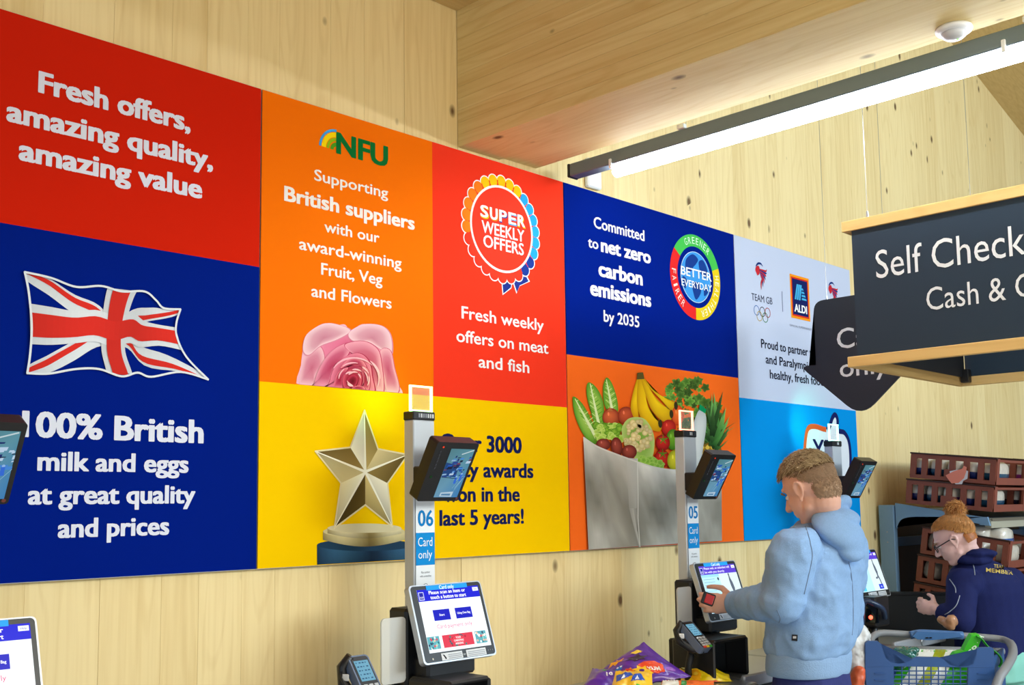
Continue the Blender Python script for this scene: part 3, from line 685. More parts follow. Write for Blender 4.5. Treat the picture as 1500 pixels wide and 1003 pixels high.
for i in range(90):
    a = rnd.random()*2*pi; rr = sqrt(rnd.random()); x, y = 378+58*rr*cos(a), 398+72*rr*sin(a); r_ = rnd.uniform(7, 13); g_ = rnd.uniform(.86, 1.05)
    p.grad([K(x+r_*cos(b), y+r_*sin(b)) for b in [2*pi*k/9 for k in range(9)]], (240*g_, 226*g_, 172*g_), (214*g_, 192*g_, 122*g_), 11+(i % 4)*.3)
fruit(484, 425, 30, 34, (230, 50, 36), (140, 14, 12), 11); fruit(480, 492, 33, 38, (236, 54, 34), (150, 14, 12), 12); fruit(526, 412, 28, 44, (122, 178, 40), (58, 110, 20), 10)
fruit(534, 500, 32, 44, (226, 214, 50), (150, 150, 20), 12.5)
for x, y in ((484, 412), (482, 472)):
    for k in range(5): a = radians(72*k-90); p.line([K(x, y), K(x+18*cos(a), y+18*sin(a))], [.009, .003], (92, 140, 30), 13)
for x, y, rx, ry, t_ in ((234, 432, 30, 24, .2), (290, 442, 24, 40, -.15), (342, 464, 32, 30, 0)): fruit(x, y, rx, ry, (176, 78, 62), (96, 34, 28), 12, True, t_)
for i in range(30): x, y = 380+rnd.random()*95, 490+rnd.random()*42; r_ = rnd.uniform(8, 16); p.grad([K(x+r_*(1+.3*sin(5*a+i))*cos(a), y+r_*sin(a)) for a in [2*pi*k/14 for k in range(14)]], (120, 176, 50), (176, 210, 96), 13+(i % 3)*.3)
# the bag itself
rim = spline([(148, 403), (190, 432), (230, 452), (330, 490), (420, 521), (490, 536), (560, 540), (625, 528), (690, 500), (728, 470)], 4, False); nb = len(rim)
rows = [0, .1, .22, .38, .55, .72, .86, 1]; tone = [212, 190, 168, 148, 138, 142, 156, 160]
P_, C_ = [], []
for r_, tn in zip(rows, tone):
    for k, (x, y) in enumerate(rim):
        tx = 148+(x-148)*1.0; bx = 170+(730-170)*(x-148)/(728-148); by = 873+(836-873)*(x-148)/(728-148)
        xx = x+(bx-x)*r_; yy = y+(by-y)*r_; wv = 14*sin(x*.018+r_*5)+9*sin(x*.05-r_*9)+6*sin(x*.11+r_*14)
        lv = tn+wv; q = K(xx, yy); P_.append((q[0], max(q[1], ZB+.003))); C_.append((lv+3, lv, lv-10))
p.add(P_, [f for i in range(len(rows)-1) for k in range(nb-1) for f in ((i*nb+k, i*nb+k+1, (i+1)*nb+k+1), (i*nb+k, (i+1)*nb+k+1, (i+1)*nb+k))], C_, 15)
p.quadgrad([K(328, 489), K(374, 492), K(372, 700), K(340, 700)], [(206, 203, 194), (196, 193, 184), (176, 173, 164), (166, 162, 152)], 16)
p.quadgrad([K(340, 700), K(358, 700), K(386, 862), K(379, 862)], [(166, 162, 152), (190, 187, 178), (196, 193, 184), (140, 136, 128)], 16)
p.quadgrad([K(358, 700), K(372, 700), K(377, 740), K(374, 800)], [(176, 173, 164), (150, 146, 138), (150, 146, 138), (140, 136, 128)], 16.4)
p.line([K(374, 492), K(377, 640), K(377, 740), K(385, 862)], .005, (222, 220, 212), 17)
p.line([K(x, y) for x, y in rim], .006, (222, 218, 208), 17)
p.obj('grocery_bag_print', PR, bn3)
# ------------------------------------------------------------------ self-checkouts
BK = mat('black_plastic', (22, 23, 26), .4); BK2 = mat('black_metal', (26, 29, 34), .45, spec=.4)
SIL = mat('silver_paint', (200, 208, 216), .4, .15); GRY = mat('screen_rim_silver', (188, 194, 202), .35, .4)
SCR = print_mat('lit_screen', emit=1.0, rough=.2); DSCR = print_mat('lit_camera_picture', emit=.62, rough=.2); LBL = print_mat('printed_label', rough=.5)
FROST = mat('frosted_acrylic', (222, 224, 222), .5, alpha=.58, spec=.4)
STEEL = mat('brushed_steel', (176, 180, 184), .34, .85)
def glow(col, name, e): return mat(name, col, .3, emit=e)
def tilt_plane(tl, tr, bl):
    tl, tr, bl = Vector(tl), Vector(tr), Vector(bl); U = tr-tl; V = tl-bl; N = U.cross(V); N = -N if N.y > 0 else N
    return Plane(bl, U, V, N)
def slab(pl, u0, v0, u1, v1, thick, rad, lay0=0, seg=5):
    """rounded flat body on a tilted plane; unit uv over the face"""
    lu, lv = pl.U.length, pl.V.length; ru, rv = rad/lu, rad/lv; pts = []
    for cx_, cy_, a0 in ((u1-ru, v1-rv, 0), (u0+ru, v1-rv, 90), (u0+ru, v0+rv, 180), (u1-ru, v0+rv, 270)):
        for k in range(seg+1): a = radians(a0+90*k/seg); pts.append(pl.p3(cx_+ru*cos(a), cy_+rv*sin(a), lay0))
    return prism(pts, -pl.N*thick)
def store_view(p, u0, v0, u1, v1, seed):
    """overhead camera picture: floor, shelves and shoppers in cold blue"""
    r_ = random.Random(seed); U = lambda a: u0+(u1-u0)*a; V = lambda a: v0+(v1-v0)*a
    p.quadgrad([(U(0), V(0)), (U(1), V(0)), (U(1), V(1)), (U(0), V(1))], [(110, 160, 190), (60, 130, 190), (90, 150, 165), (80, 130, 140)], 3)
    p.poly([(U(0), V(.45)), (U(.6), V(.42)), (U(.6), V(.66)), (U(0), V(.72))], (26, 70, 130), 4)
    for i in range(46):
        a, b = r_.random(), .40+r_.random()*.42; w_, h_ = r_.uniform(.03, .14), r_.uniform(.02, .07); c_ = r_.choice([(20, 44, 110), (30, 90, 190), (150, 190, 230), (16, 26, 60), (70, 140, 220), (190, 215, 240), (40, 70, 150), (120, 60, 90)])
        p.poly([(U(max(0, a-w_)), V(b)), (U(min(1, a+w_*.8)), V(b+.01)), (U(min(1, a+w_)), V(b+h_)), (U(max(0, a-w_*.7)), V(b+h_*.9))], c_, 5+i*.05)
    for i in range(7): a = r_.random()*.5+.3; p.line([(U(a), V(.1+.3*r_.random())), (U(min(1, a+.25)), V(.45))], .006, (150, 195, 220), 8)
    for a, b in ((.62, .34), (.80, .40)):   # shoppers seen from above
        p.disc((U(a), V(b+.10)), .022, .018, (150, 190, 240), 9, 10); p.poly([(U(a-.05), V(b-.05)), (U(a+.05), V(b-.04)), (U(a+.04), V(b+.09)), (U(a-.05), V(b+.08))], (50, 110, 220), 9)
    p.poly([(U(.18), V(.03)), (U(.7), V(.02)), (U(.72), V(.13)), (U(.2), V(.11))], (190, 214, 230), 9); p.poly([(U(.24), V(.05)), (U(.62), V(.045)), (U(.62), V(.09)), (U(.25), V(.085))], (90, 140, 180), 10)
    p.line([(U(.5), V(.9)), (U(.95), V(.99))], .018, (200, 220, 225), 9); p.line([(U(0), V(.43)), (U(.62), V(.40))], .01, (16, 34, 70), 9)
def kiosk(xc, num, label, lightcol, screen, seed, yo=0.0, scanner=True, pad=2, ncap=0):
    Y0 = 2.46+yo; t = thing('self_checkout', label, 'self checkout', (xc, Y0, 0), 'self checkouts along the timber wall')
    # post
    obj('post', B2((xc-.042, Y0, .98), (xc+.042, Y0+.045, 1.866), .003), SIL, t)
    obj('post_cap', B2((xc-.044, Y0-.002, 1.866), (xc+.044, Y0+.047, 1.892), .003), BK, t)
    pf = Plane((xc, Y0-.0025, 0), (1, 0, 0), (0, 0, 1), (0, -1, 0))
    p = Print(pf)
    rr = random.Random(seed)
    for k in range(7 if ncap else 2): x = -.024+.009*k if ncap else -.004+.010*k; p.rect(x, 1.873, x+(.006), 1.885, rr.choice([(225, 228, 232), (150, 155, 165), (200, 205, 210)]), 1)
    p.obj('cap_stickers', LBL, t)
    # call light: clear plate with glowing edge
    cx0, cx1, z0, z1 = xc-.041, xc+.047, 1.893, 1.972; yy = Y0+.018; e = .0045; bm = BM()
    for a, b in (((cx0, z0), (cx1, z0+e)), ((cx0, z1-e), (cx1, z1)), ((cx0, z0), (cx0+e, z1)), ((cx1-e, z0), (cx1, z1))): box(bm, ((a[0]+b[0])/2, yy, (a[1]+b[1])/2), (b[0]-a[0], .008, b[1]-a[1]))
    obj('call_light', bm, glow(lightcol[0], 'call_light_glow_%s' % lightcol[2], 2.6), t, label='glowing frame')
    obj('call_light_pane', B2((cx0+e, yy-.002, z0+e), (cx1-e, yy+.002, z1-e)), mat('clear_acrylic', (226, 236, 232), .08, alpha=.10), t)
    l = bpy.data.lights.new('call_lamp', 'SPOT'); l.energy = lightcol[3]; l.color = lightcol[1]; l.shadow_soft_size = .02; l.spot_size = radians(88); l.spot_blend = 1
    lo = bpy.data.objects.new('call_lamp', l); COL.objects.link(lo); lo.parent = t; lo.location = (0.0, .03, 1.945); lo.rotation_euler = Vector(lightcol[4]).to_track_quat('-Z', 'Y').to_euler()
    # label sheet with the number and the blue sign
    p = Print(pf); p.rect(-.037, 1.02, .037, 1.628, (236, 242, 248), 1)
    p.rect(-.037, 1.432, .037, 1.528, (20, 140, 216), 2)
    p.text(num, -.028, 1.548, .058, .046, (22, 128, 200), 3, .02)
    p.text('Card', -.029, 1.488, .056, .026, (240, 246, 250), 3, .004); p.text('only', -.028, 1.452, .054, .024, (240, 246, 250), 3, .004)
    for k, w_ in enumerate((.034, .044)): p.text(('Pay quicker', 'with contactless')[k], -w_/2, 1.408-.011*k, w_, .006, (90, 100, 110), 3, 0)
    p.disc((0, 1.366), .012, .012, (120, 130, 140), 3, 20, rin=.86)
    for r_ in (.003, .006, .009): p.disc((-.004, 1.366), r_, r_, (80, 90, 110), 3.5, 8, -50, 50, rin=.75)
    p.obj('label_sheet', LBL, t)
    # camera monitor leaning out over the shopper
    tl = (xc-.0855+.0, Y0-.16, 1.789); tr = (xc+.0785, Y0-.16, 1.789); bl = (xc-.0855, Y0-.063, 1.621)
    pm = tilt_plane(tl, tr, bl)
    mo = obj('camera_monitor', slab(pm, 0, 0, 1, 1, .040, .008), BK, t)
    p = Print(pm); store_view(p, .36, .07, .93, .90, seed)
    p.disc((.16, .92), .022, .016, (255, 70, 30), 3, 12); p.disc((.93, .05), .03, .024, (110, 60, 50), 3, 12)
    for k in range(6): p.rect(.115+.0*k, .86-.055*k, .15, .83-.055*k, (64, 66, 72), 3)
    p.disc((.12, .42), .03, .024, (12, 60, 24), 3, 10); p.text('CCTV in use', .17, .41, .17, .03, (60, 62, 66), 3, 0)
    p.obj('screen_picture', DSCR, mo)
    obj('monitor_bracket', B((xc-.02, Y0-.028, 1.69), (.05, .06, .07), .004), BK2, t)
    # touchscreen
    tl = (xc-.150, Y0-.10, 1.383); tr = (xc+.131, Y0-.10, 1.383); bl = (xc-.150, Y0-.17, 1.170)
    ps = tilt_plane(tl, tr, bl); sc = obj('touchscreen', slab(ps, 0, 0, 1, 1, .020, .012), GRY, t)
    obj('bezel', slab(ps, .022, .02, .985, .985, .004, .010, 2), BK, sc)
    p = Print(ps); L0 = 4; X = lambda a: a; 
    u0, u1, v0, v1 = .093, .945, .135, .935
    p.rect(u0, v0, u1, v1, (238, 246, 252), L0)
    p.rect(.225, v1-.012, .79, .982, (34, 150, 222), L0+1); p.text('Card only', .40, .925, .20, .05, (226, 240, 250), L0+2, .01)
    p.rect(u0, .785, u1, v1, (24, 28, 196) if screen == 'start' else (86, 60, 196), L0+.5); p.rect(.855, .865, .935, .915, (225, 228, 245), L0+1); p.text('Help', .872, .88, .045, .02, (90, 96, 150), L0+2, 0)
    p.rect(.105, .80, .175, .905, (200, 205, 240), L0+1); p.rect(.113, .81, .167, .897, (30, 34, 150), L0+1.5); p.text('ALDI', .118, .825, .044, .022, (230, 232, 245), L0+2, .01)
    if screen == 'start':
        p.text('Please scan an item or', .245, .868, .50, .045, (240, 242, 250), L0+2, .02); p.text('touch a button to start', .255, .805, .49, .045, (240, 242, 250), L0+2, .02)
        for a, b, s_ in ((.245, .47, 'Start'), (.545, .775, 'Using Own Bag')):
            p.rect(a, .525, b, .665, (20, 24, 176), L0+1); w_ = .07 if s_ == 'Start' else .18; p.text(s_, (a+b)/2-w_/2, .582, w_, .028, (235, 238, 250), L0+2, .015)
        p.text('Card payment only', .26, .425, .48, .05, (214, 60, 110), L0+2, .0)
        rr = random.Random(seed+5)
        for a, b in ((.095, .255), (.295, .715), (.745, .90)):
            p.rect(a, .175, b, .335, (206, 50, 70) if b-a > .3 else (90, 160, 170), L0+1)
            for i in range(22 if b-a < .3 else 30):
                x = rr.uniform(a+.012, b-.012); y = rr.uniform(.19, .32)
                if b-a > .3 and (x < .38 or x > .63): continue
                c_ = rr.choice([(30, 110, 120), (230, 180, 150), (40, 60, 90), (120, 200, 190), (200, 60, 80), (235, 240, 235)]) if b-a < .3 else rr.choice([(20, 90, 100), (40, 120, 110), (160, 30, 50)])
                p.disc((x, y), .012, .015, c_, L0+1.5+i*.03, 8)
        p.disc((.505, .255), .085, .062, (214, 54, 72), L0+3, 20)
        for k, s_ in enumerate(('YOUR', 'CHRISTMAS', 'AMAZING')): w_ = (.07, .13, .11)[k]; p.text(s_, .505-w_/2, .275-.038*k, w_, .024, (245, 232, 232), L0+4, .02)
    else:
        p.text('Please wait, an attendant will', .20, .872, .60, .038, (226, 226, 250), L0+2, .015); p.text('be with you shortly', .20, .808, .46, .038, (226, 226, 250), L0+2, .015)
        p.rect(u0, v0, .50, .785, (176, 222, 238), L0+1); p.rect(.50, v0, u1, .785, (206, 226, 232), L0+1); p.rect(u0, .74, .50, .785, (150, 208, 232), L0+1.5)
        for k in range(9): p.rect(.12, .70-.05*k, .12+random.Random(k+seed).uniform(.14, .26), .708-.05*k, (120, 160, 178), L0+2)
        p.disc((.46, .70), .02, .028, (60, 66, 80), L0+2, 12)
        # outline figure beside a trolley
        q = [(.72, .74), (.745, .73), (.75, .69), (.775, .62), (.79, .52), (.775, .45), (.80, .36), (.815, .24), (.785, .22), (.765, .36), (.735, .40), (.70, .42), (.665, .40), (.665, .375), (.715, .37), (.735, .46), (.715, .56), (.71, .66)]
        p.poly(q, (86, 96, 112), L0+2); p.disc((.728, .755), .018, .03, (96, 100, 114), L0+3, 12)
        p.rect(.12, .15, .22, .235, (80, 190, 220), L0+2); 
        if seed % 2: p.rect(.68, .16, .83, .26, (34, 60, 200), L0+2); p.text('OK', .735, .19, .04, .035, (225, 230, 250), L0+3, .01)
    p.obj('screen_picture', SCR, sc)
    p = Print(ps)
    for a, b in ((.235, .52), (.575, .85)):
        p.rect(a, .025, b, .115, (216, 220, 224), L0+1)
        for k in range(3): p.rect(a+.09 if a < .4 else a+.02, .038+.022*k, b-.015, .048+.022*k, (150, 156, 164), L0+2)
    p.poly([(.255, .10), (.275, .095), (.30, .045), (.285, .035)], (20, 20, 24), L0+2); p.text('ncr', .53, .055, .035, .03, (200, 205, 210), L0+1, .01); p.disc((.12, .06), .010, .014, (200, 200, 190), L0+1, 10)
    for k in range(3): p.disc((.885+.03*k, .075), .006, .009, (120, 124, 130), L0+1, 8)
    p.obj('bezel_stickers', LBL, sc)
    # body behind the screen
    obj('screen_mount', B2((xc-.145, Y0-.085, 1.10), (xc+.045, Y0-.005, 1.318), .008), BK2, t)
    obj('mount_shelf', B2((xc-.12, Y0-.15, 1.125), (xc+.066, Y0-.01, 1.185), .008), BK2, t)
    obj('column', B2((xc-.155, Y0-.085, .96), (xc+.008, Y0+.02, 1.10), .006), BK2, t)
    bm = BM(); pts = [];  zt, zb = 1.298, 1.118; xa, xb = xc-.236, xc-.150; yy = Y0-.09
    for cx_, cz_, a0 in ((xb-.012, zt-.012, 0), (xa+.012, zt-.012, 90), (xa+.012, zb+.012, 180), (xb-.012, zb+.012, 270)):
        for k in range(5): a = radians(a0+22.5*k); pts.append((cx_+.012*cos(a), yy, cz_+.012*sin(a)))
    obj('privacy_panel', prism(pts, (0, .006, 0), bm), FROST, t, label='frosted translucent side panel')
    # cabinet and scanner bay
    obj('cabinet', B2((xc-.17, Y0-.30, 0), (xc+.35, Y0+.10, .955), .012), BK2, t)
    obj('bagging_shelf', B2((xc-.78, Y0-.38, .955), (xc-.172, Y0+.10, .98), .006), STEEL, t)
    obj('bagging_cabinet', B2((xc-.76, Y0-.33, 0), (xc-.18, Y0+.08, .955), .006), mat('grey_cabinet', (92, 98, 106), .5), t)
    obj('scale_plate', B2((xc-.16, Y0-.30, .955), (xc+.36, Y0+.10, .985), .004), STEEL, t)
    obj('plate_edge', B2((xc-.165, Y0-.318, .95), (xc+.365, Y0-.30, .995), .005), GRY, t)
    if scanner:
        sx0, sx1, sy0, sy1, sz0, sz1 = (xc-.272, xc-.062, Y0-.27, Y0-.09, .985, 1.118) if pad == 1 else (xc-.145, xc+.005, Y0-.27, Y0-.10, .985, 1.128)
        bm = BM(); w_ = .013
        box(bm, ((sx0+sx1)/2, (sy0+sy1)/2, sz1), (sx1-sx0, sy1-sy0, w_), .006); box(bm, (sx0, (sy0+sy1)/2, (sz0+sz1)/2), (w_, sy1-sy0, sz1-sz0), .005); box(bm, (sx1, (sy0+sy1)/2, (sz0+sz1)/2), (w_, sy1-sy0, sz1-sz0), .005); box(bm, ((sx0+sx1)/2, sy1, (sz0+sz1)/2), (sx1-sx0, w_, sz1-sz0), .005)
        bmesh.ops.bevel(bm, geom=[], offset=0)
        obj('scanner_hood', bm, BK, t)
        obj('scanner_glass', B2((sx0+.01, sy0+.09, sz0), (sx1-.01, sy0+.094, sz1-.008)), mat('dark_glass', (12, 22, 30), .08, coat=1), t)
    if pad:
        # card terminal on its arm
        a0 = Vector((xc-.347, Y0-.18, 1.189)) if pad == 1 else Vector((xc-.375, Y0-.12, 1.214))
        Uv = Vector((.066, 0, 0)); Dn = Vector((0, -.09, -.085)) if pad == 1 else Vector((0, -.09, -.115)); pt = Plane(a0+Dn, Uv, -Dn, Uv.cross(-Dn) if Uv.cross(-Dn).y < 0 else -Uv.cross(-Dn))
        ct = obj('card_terminal', slab(pt, 0, 0, 1, 1, .028, .012), mat('terminal_blue_grey', (96, 112, 140), .35), t)
        obj('terminal_face', slab(pt, .07, .03, .93, .97, .002, .008, 2), BK, ct)
        p = Print(pt); p.rect(.16, .46, .86, .88, (130, 196, 226), 4)
        for i in range(5):
            for k in range(4): p.rect(.22+.15*k, .82-.08*i, .22+.15*k+(.1 if (i+k) % 3 else .05), .845-.08*i, (50, 100, 140), 5)
        p.obj('terminal_display', SCR if False else print_mat('lit_terminal', emit=.55), ct)
        kb = BM()
        for i in range(4):
            for k in range(3): c_ = pt.p3(.24+.26*k, .36-.085*i, 0)+pt.N*.003; box(kb, c_, (.0125, .008, .004), .001, frame(pt.N, (1, 0, 0)) @ Matrix.Rotation(pi/2, 4, 'Z'))
        obj('keypad', kb, mat('key_grey', (190, 194, 198), .5), ct)
        for k, c_ in enumerate(((220, 60, 40), (230, 200, 30), (60, 170, 60))): obj('coloured_key', B(pt.p3(.24+.26*k, .035, 0)+pt.N*.003, (.014, .008, .004), .001, frame(pt.N, (1, 0, 0)) @ Matrix.Rotation(pi/2, 4, 'Z')), mat('key_%d' % k, c_, .5), ct)
        bk = a0+Uv*.1-pt.N*.03+Dn*.25
        obj('terminal_cradle', T([a0+Uv*.15+Vector((0, .0, .0)), a0+Uv*-.05-pt.N*.032+Dn*.08, a0+Uv*-.1-pt.N*.05+Dn*.35, a0+Uv*.1-pt.N*.04+Dn*.75, a0+Uv*.5+Dn*.95-pt.N*.02], [.012, .015, .016, .014, .012], 10), BK, t, True)
        obj('cradle_tag', B(a0+Uv*-.16-pt.N*.03+Dn*.30, (.004, .024, .018), .002, Matrix.Rotation(.5, 4, 'Z')), mat('white_plastic', ()), t)
        st = a0+Uv*.5+Dn*.6-pt.N*.045
        obj('terminal_stem', T([st, st+Vector((0, .02, -.08)), (st.x, st.y+.02, .975)], [.014, .013, .015], 10), BK2, t, True)
        obj('cable', T([a0+Uv*-.1-pt.N*.03+Dn*.1, a0+Uv*-.35-pt.N*.03+Dn*.3, a0+Uv*-.1-pt.N*.04+Dn*.6, a0+Uv*.3-pt.N*.05+Dn*.9], .0035, 6), BK, t, True)
    return t
GREEN = ((190, 255, 170), (.30, 1, .10), 'green', .8, (0, 1, .1)); ORANGE = ((255, 150, 120), (1, .35, .15), 'red', .03, (0, 1, 0)); MINT = ((176, 255, 236), (.1, 1, .62), 'mint', 2.0, (.62, 1, .25))
k6 = kiosk(2.127, '06', 'self checkout 06 with start screen, in front of the star trophy banner', GREEN, 'start', 11, ncap=1)
k5 = kiosk(3.507, '05', 'self checkout 05 that the man in the pale hoodie is using', ORANGE, 'wait', 22, pad=1)
k4 = kiosk(4.700, '04', 'self checkout half hidden behind the man in the hoodie', MINT, 'wait', 33, scanner=False)
k7 = kiosk(.815, '07', 'self checkout at the left edge with only its two screens in view', GREEN, 'start', 44)
# ------------------------------------------------------------------ hanging signs
SLATE = mat('slate_board', (44, 60, 76), .5, spec=.3); OAK = wood('oak_trim', (234, 196, 128), (204, 158, 88), 'Y', .0, rough=.45); OAKX = wood('oak_trim_x', (222, 184, 118), (190, 146, 80), 'X', .0)
sx, sy, zt_, zb_ = 3.2, 1.626, 2.509, 2.032; sx2, sy2 = 4.085, .60
sg = thing('hanging_sign', 'large hanging slate box sign with oak rails reading Self Check', 'sign', (3.64, 1.0, zb_))
tr = .034
for z0 in (zt_-tr, zb_):
    obj('front_rail', B2((sx, sy, z0), (sx+.02, sy2, z0+tr), .0015), OAK, sg); obj('back_rail', B2((sx2-.02, sy, z0), (sx2, sy2, z0+tr), .0015), OAK, sg)
    obj('end_rail', B2((sx+.0205, sy, z0), (sx2-.0205, sy-.02, z0+tr), .0015), OAKX, sg); obj('end_rail', B2((sx+.0205, sy2+.02, z0), (sx2-.0205, sy2, z0+tr), .0015), OAKX, sg)
obj('front_board', B2((sx+.008, sy-.030, zb_+.01), (sx+.014, sy2+.02, zt_-.012)), SLATE, sg); obj('back_board', B2((sx2-.014, sy-.030, zb_+.01), (sx2-.008, sy2+.02, zt_-.012)), SLATE, sg)
obj('end_board', B2((sx+.03, sy-.034, zb_+.03), (sx2-.03, sy-.030, zt_-.02)), mat('dark_board', (24, 26, 32), .6), sg); obj('end_board', B2((sx+.03, sy2+.034, zb_+.03), (sx2-.03, sy2+.030, zt_-.02)), mat('dark_board', ()), sg)
obj('corner_bracket', B((sx2-.035, sy-.04, zb_+.035), (.03, .03, .05), .002), BK, sg)
SP = Plane((sx+.0075, 0, 0), (0, -1, 0), (0, 0, 1), (-1, 0, 0))
a = SP.px(1284, 408); u0 = a[0]; cw = SP.px(1284, 363)[1]-SP.px(1284, 407)[1]
e1 = SP.px(1500, 374)[0]
p = Print(SP); p.text('Self Check', u0, a[1], (e1-u0)*1.015, abs(cw)*.92, (236, 240, 244), 2, .0); p.text('outs', u0+(e1-u0)*1.05, a[1], (e1-u0)*.40, abs(cw)*.92, (236, 240, 244), 2, .0); p.obj('lettering', LBL, sg)
b_ = SP.px(1358, 455); e2 = SP.px(1500, 436)[0]; w7 = (e2-b_[0])
P_, F_, x0_, x1_ = glyphs('Cash & C', 0); P2_, F2_, y0_, y1_ = glyphs('Cash & Card', 0)
p = Print(SP); p.text('Cash & Card', b_[0], b_[1], w7*(y1_-y0_)/(x1_-x0_)*1.10, abs(cw)*.72, (236, 240, 244), 2, .0); p.obj('lettering', LBL, sg)
WIRE = mat('steel_wire', ()); 
for q in ((sx+.01, 1.54), (sx+.01, .70), (sx2-.01, 1.54), (sx2-.01, .70)):
    obj('wire', T([(q[0], q[1], zt_-.004), (q[0], q[1], 5.60-(q[0]-3.2)*.255)], .0013, 5), WIRE, sg); obj('wire_grip', T([(q[0], q[1], zt_-.002), (q[0], q[1], zt_+.02)], .004, 8), STEEL, sg)
# arrow sign
AX = 4.4; AP = Plane((AX, 0, 0), (0, -1, 0), (0, 0, 1), (-1, 0, 0))
ul, ur = AP.px(1193, 480)[0], None; uc = -2.185; hb = (uc-ul); zt2, zs, ztip = 2.512, 2.222, 1.970; uh = uc-AP.px(1172, 540)[0]
raw = [(uc-hb, zt2), (uc+hb, zt2), (uc+hb, zs), (uc+uh, zs), (uc, ztip), (uc-uh, zs), (uc-hb, zs)]
def rounded(pts, rads, n=6):
    out = []
    for i, q in enumerate(pts):
        a, b = pts[i-1], pts[(i+1) % len(pts)]; r = rads[i]
        if r == 0: out.append(q); continue
        va = Vector((a[0]-q[0], a[1]-q[1])).normalized(); vb = Vector((b[0]-q[0], b[1]-q[1])).normalized(); A, B_ = Vector(q)+va*r, Vector(q)+vb*r
        for k in range(n+1): t = k/n; v = A*(1-t)**2+Vector(q)*2*t*(1-t)+B_*t*t; out.append((v.x, v.y))
    return out
rp = rounded(raw, [.05, .05, 0, .045, .085, .045, 0])
ar = thing('arrow_sign', 'dark down-pointing arrow sign reading Card only behind the oak trimmed sign', 'sign', (AX, -uc, 1.97))
obj('board', prism([(AX, -u, v) for u, v in rp], (.012, 0, 0)), mat('slate_arrow', (38, 46, 58), .55), ar)
p = Print(Plane((AX-.0005, 0, 0), (0, -1, 0), (0, 0, 1), (-1, 0, 0)))
q = AP.px(1227, 511); p.text('Card', q[0], q[1], .255, .088, (250, 252, 255), 2, .008); q = AP.px(1231, 551); p.text('only', q[0], q[1]-.004, .225, .080, (250, 252, 255), 2, .008); p.obj('lettering', LBL, ar)
for dy in (.14, -.14): obj('wire', T([(AX+.006, -uc+dy, zt2), (AX+.006, -uc+dy, 5.32)], .0012, 5), WIRE, ar); obj('hook', T([(AX+.006, -uc+dy, zt2-.01), (AX+.006, -uc+dy, zt2+.016)], .004, 8), STEEL, ar)

# ------------------------------------------------------------------ bread shelving against the wall
BLU = mat('shelf_blue_grey', (122, 160, 196), .4); SX = 5.62
bs = thing('bread_shelving', 'blue-grey metal shelving unit holding the bread crates', 'shelving', (6.6, 2.4, 0))
obj('upright', B2((SX-.02, 2.62, 0), (SX+.02, 2.705, 1.585), .003), BLU, bs)
obj('upright', B2((SX+1.98, 2.62, 0), (SX+2.02, 2.705, 1.585), .003), BLU, bs)
for k in range(2): obj('rivet', disc_bm((SX-.021, 2.66, 1.44-.055*k), [(.004, 0), (.003, .002)], 8, (-1, 0, 0)), STEEL, bs)
def arm(x, za, zb, th0, th1):
    pts = [(q.y, q.z) for q in [atX(a_, b_, SX) for a_, b_ in [(1312, 736.5), (1440, 757), (1447, 757), (1451, 770), (1436, 768.5)]+spline([(1436, 767), (1410, 762.5), (1385, 759.5), (1349, 756.6), (1330, 757.8), (1320, 762), (1314, 774)], 4, False)]]
    return prism([(x-.008, y, z) for y, z in pts], (.016, 0, 0))
obj('shelf_bracket', arm(SX, 1.582, 1.512, 0, 0), BLU, bs); obj('shelf_bracket', arm(SX+2, 1.582, 1.512, 0, 0), BLU, bs)
bb = obj('shelf_base', prism([(SX+.01, 2.62, 1.565), (SX+.01, 2.16, 1.50), (SX+.01, 2.16, 1.488), (SX+.01, 2.62, 1.553)], (1.98, 0, 0)), BLU, bs)
LG = mat('shelf_front_beige', (176, 172, 152), .5)
obj('shelf_front', prism([(SX+.008, 2.15, 1.512), (SX+.008, 2.118, 1.505), (SX+.008, 2.118, 1.462), (SX+.008, 2.15, 1.468)], (1.99, 0, 0)), LG, bs)
obj('shelf_front_strip', prism([(SX+.008, 2.117, 1.512), (SX+.008, 2.112, 1.510), (SX+.008, 2.112, 1.498), (SX+.008, 2.117, 1.50)], (1.99, 0, 0)), mat('ticket_strip', (112, 104, 88), .5), bs)
obj('rear_beam', B2((SX+.02, 2.64, 1.36), (SX+1.98, 2.67, 1.41), .002), mat('shelf_dark_blue', (52, 84, 122), .45), bs)
obj('back_panel', B2((SX+.02, 2.68, .2), (SX+1.98, 2.70, 1.56)), mat('perforated_back', (112, 92, 68), .7), bs)
for zz in (.95,): obj('shelf_base', prism([(SX+.01, 2.62, zz+.05), (SX+.01, 2.12, zz-.02), (SX+.01, 2.12, zz-.035), (SX+.01, 2.62, zz+.035)], (1.98, 0, 0)), BLU, bs)
obj('foot', B2((SX-.02, 2.1, 0), (SX+2.02, 2.70, .12), .01), BLU, bs)
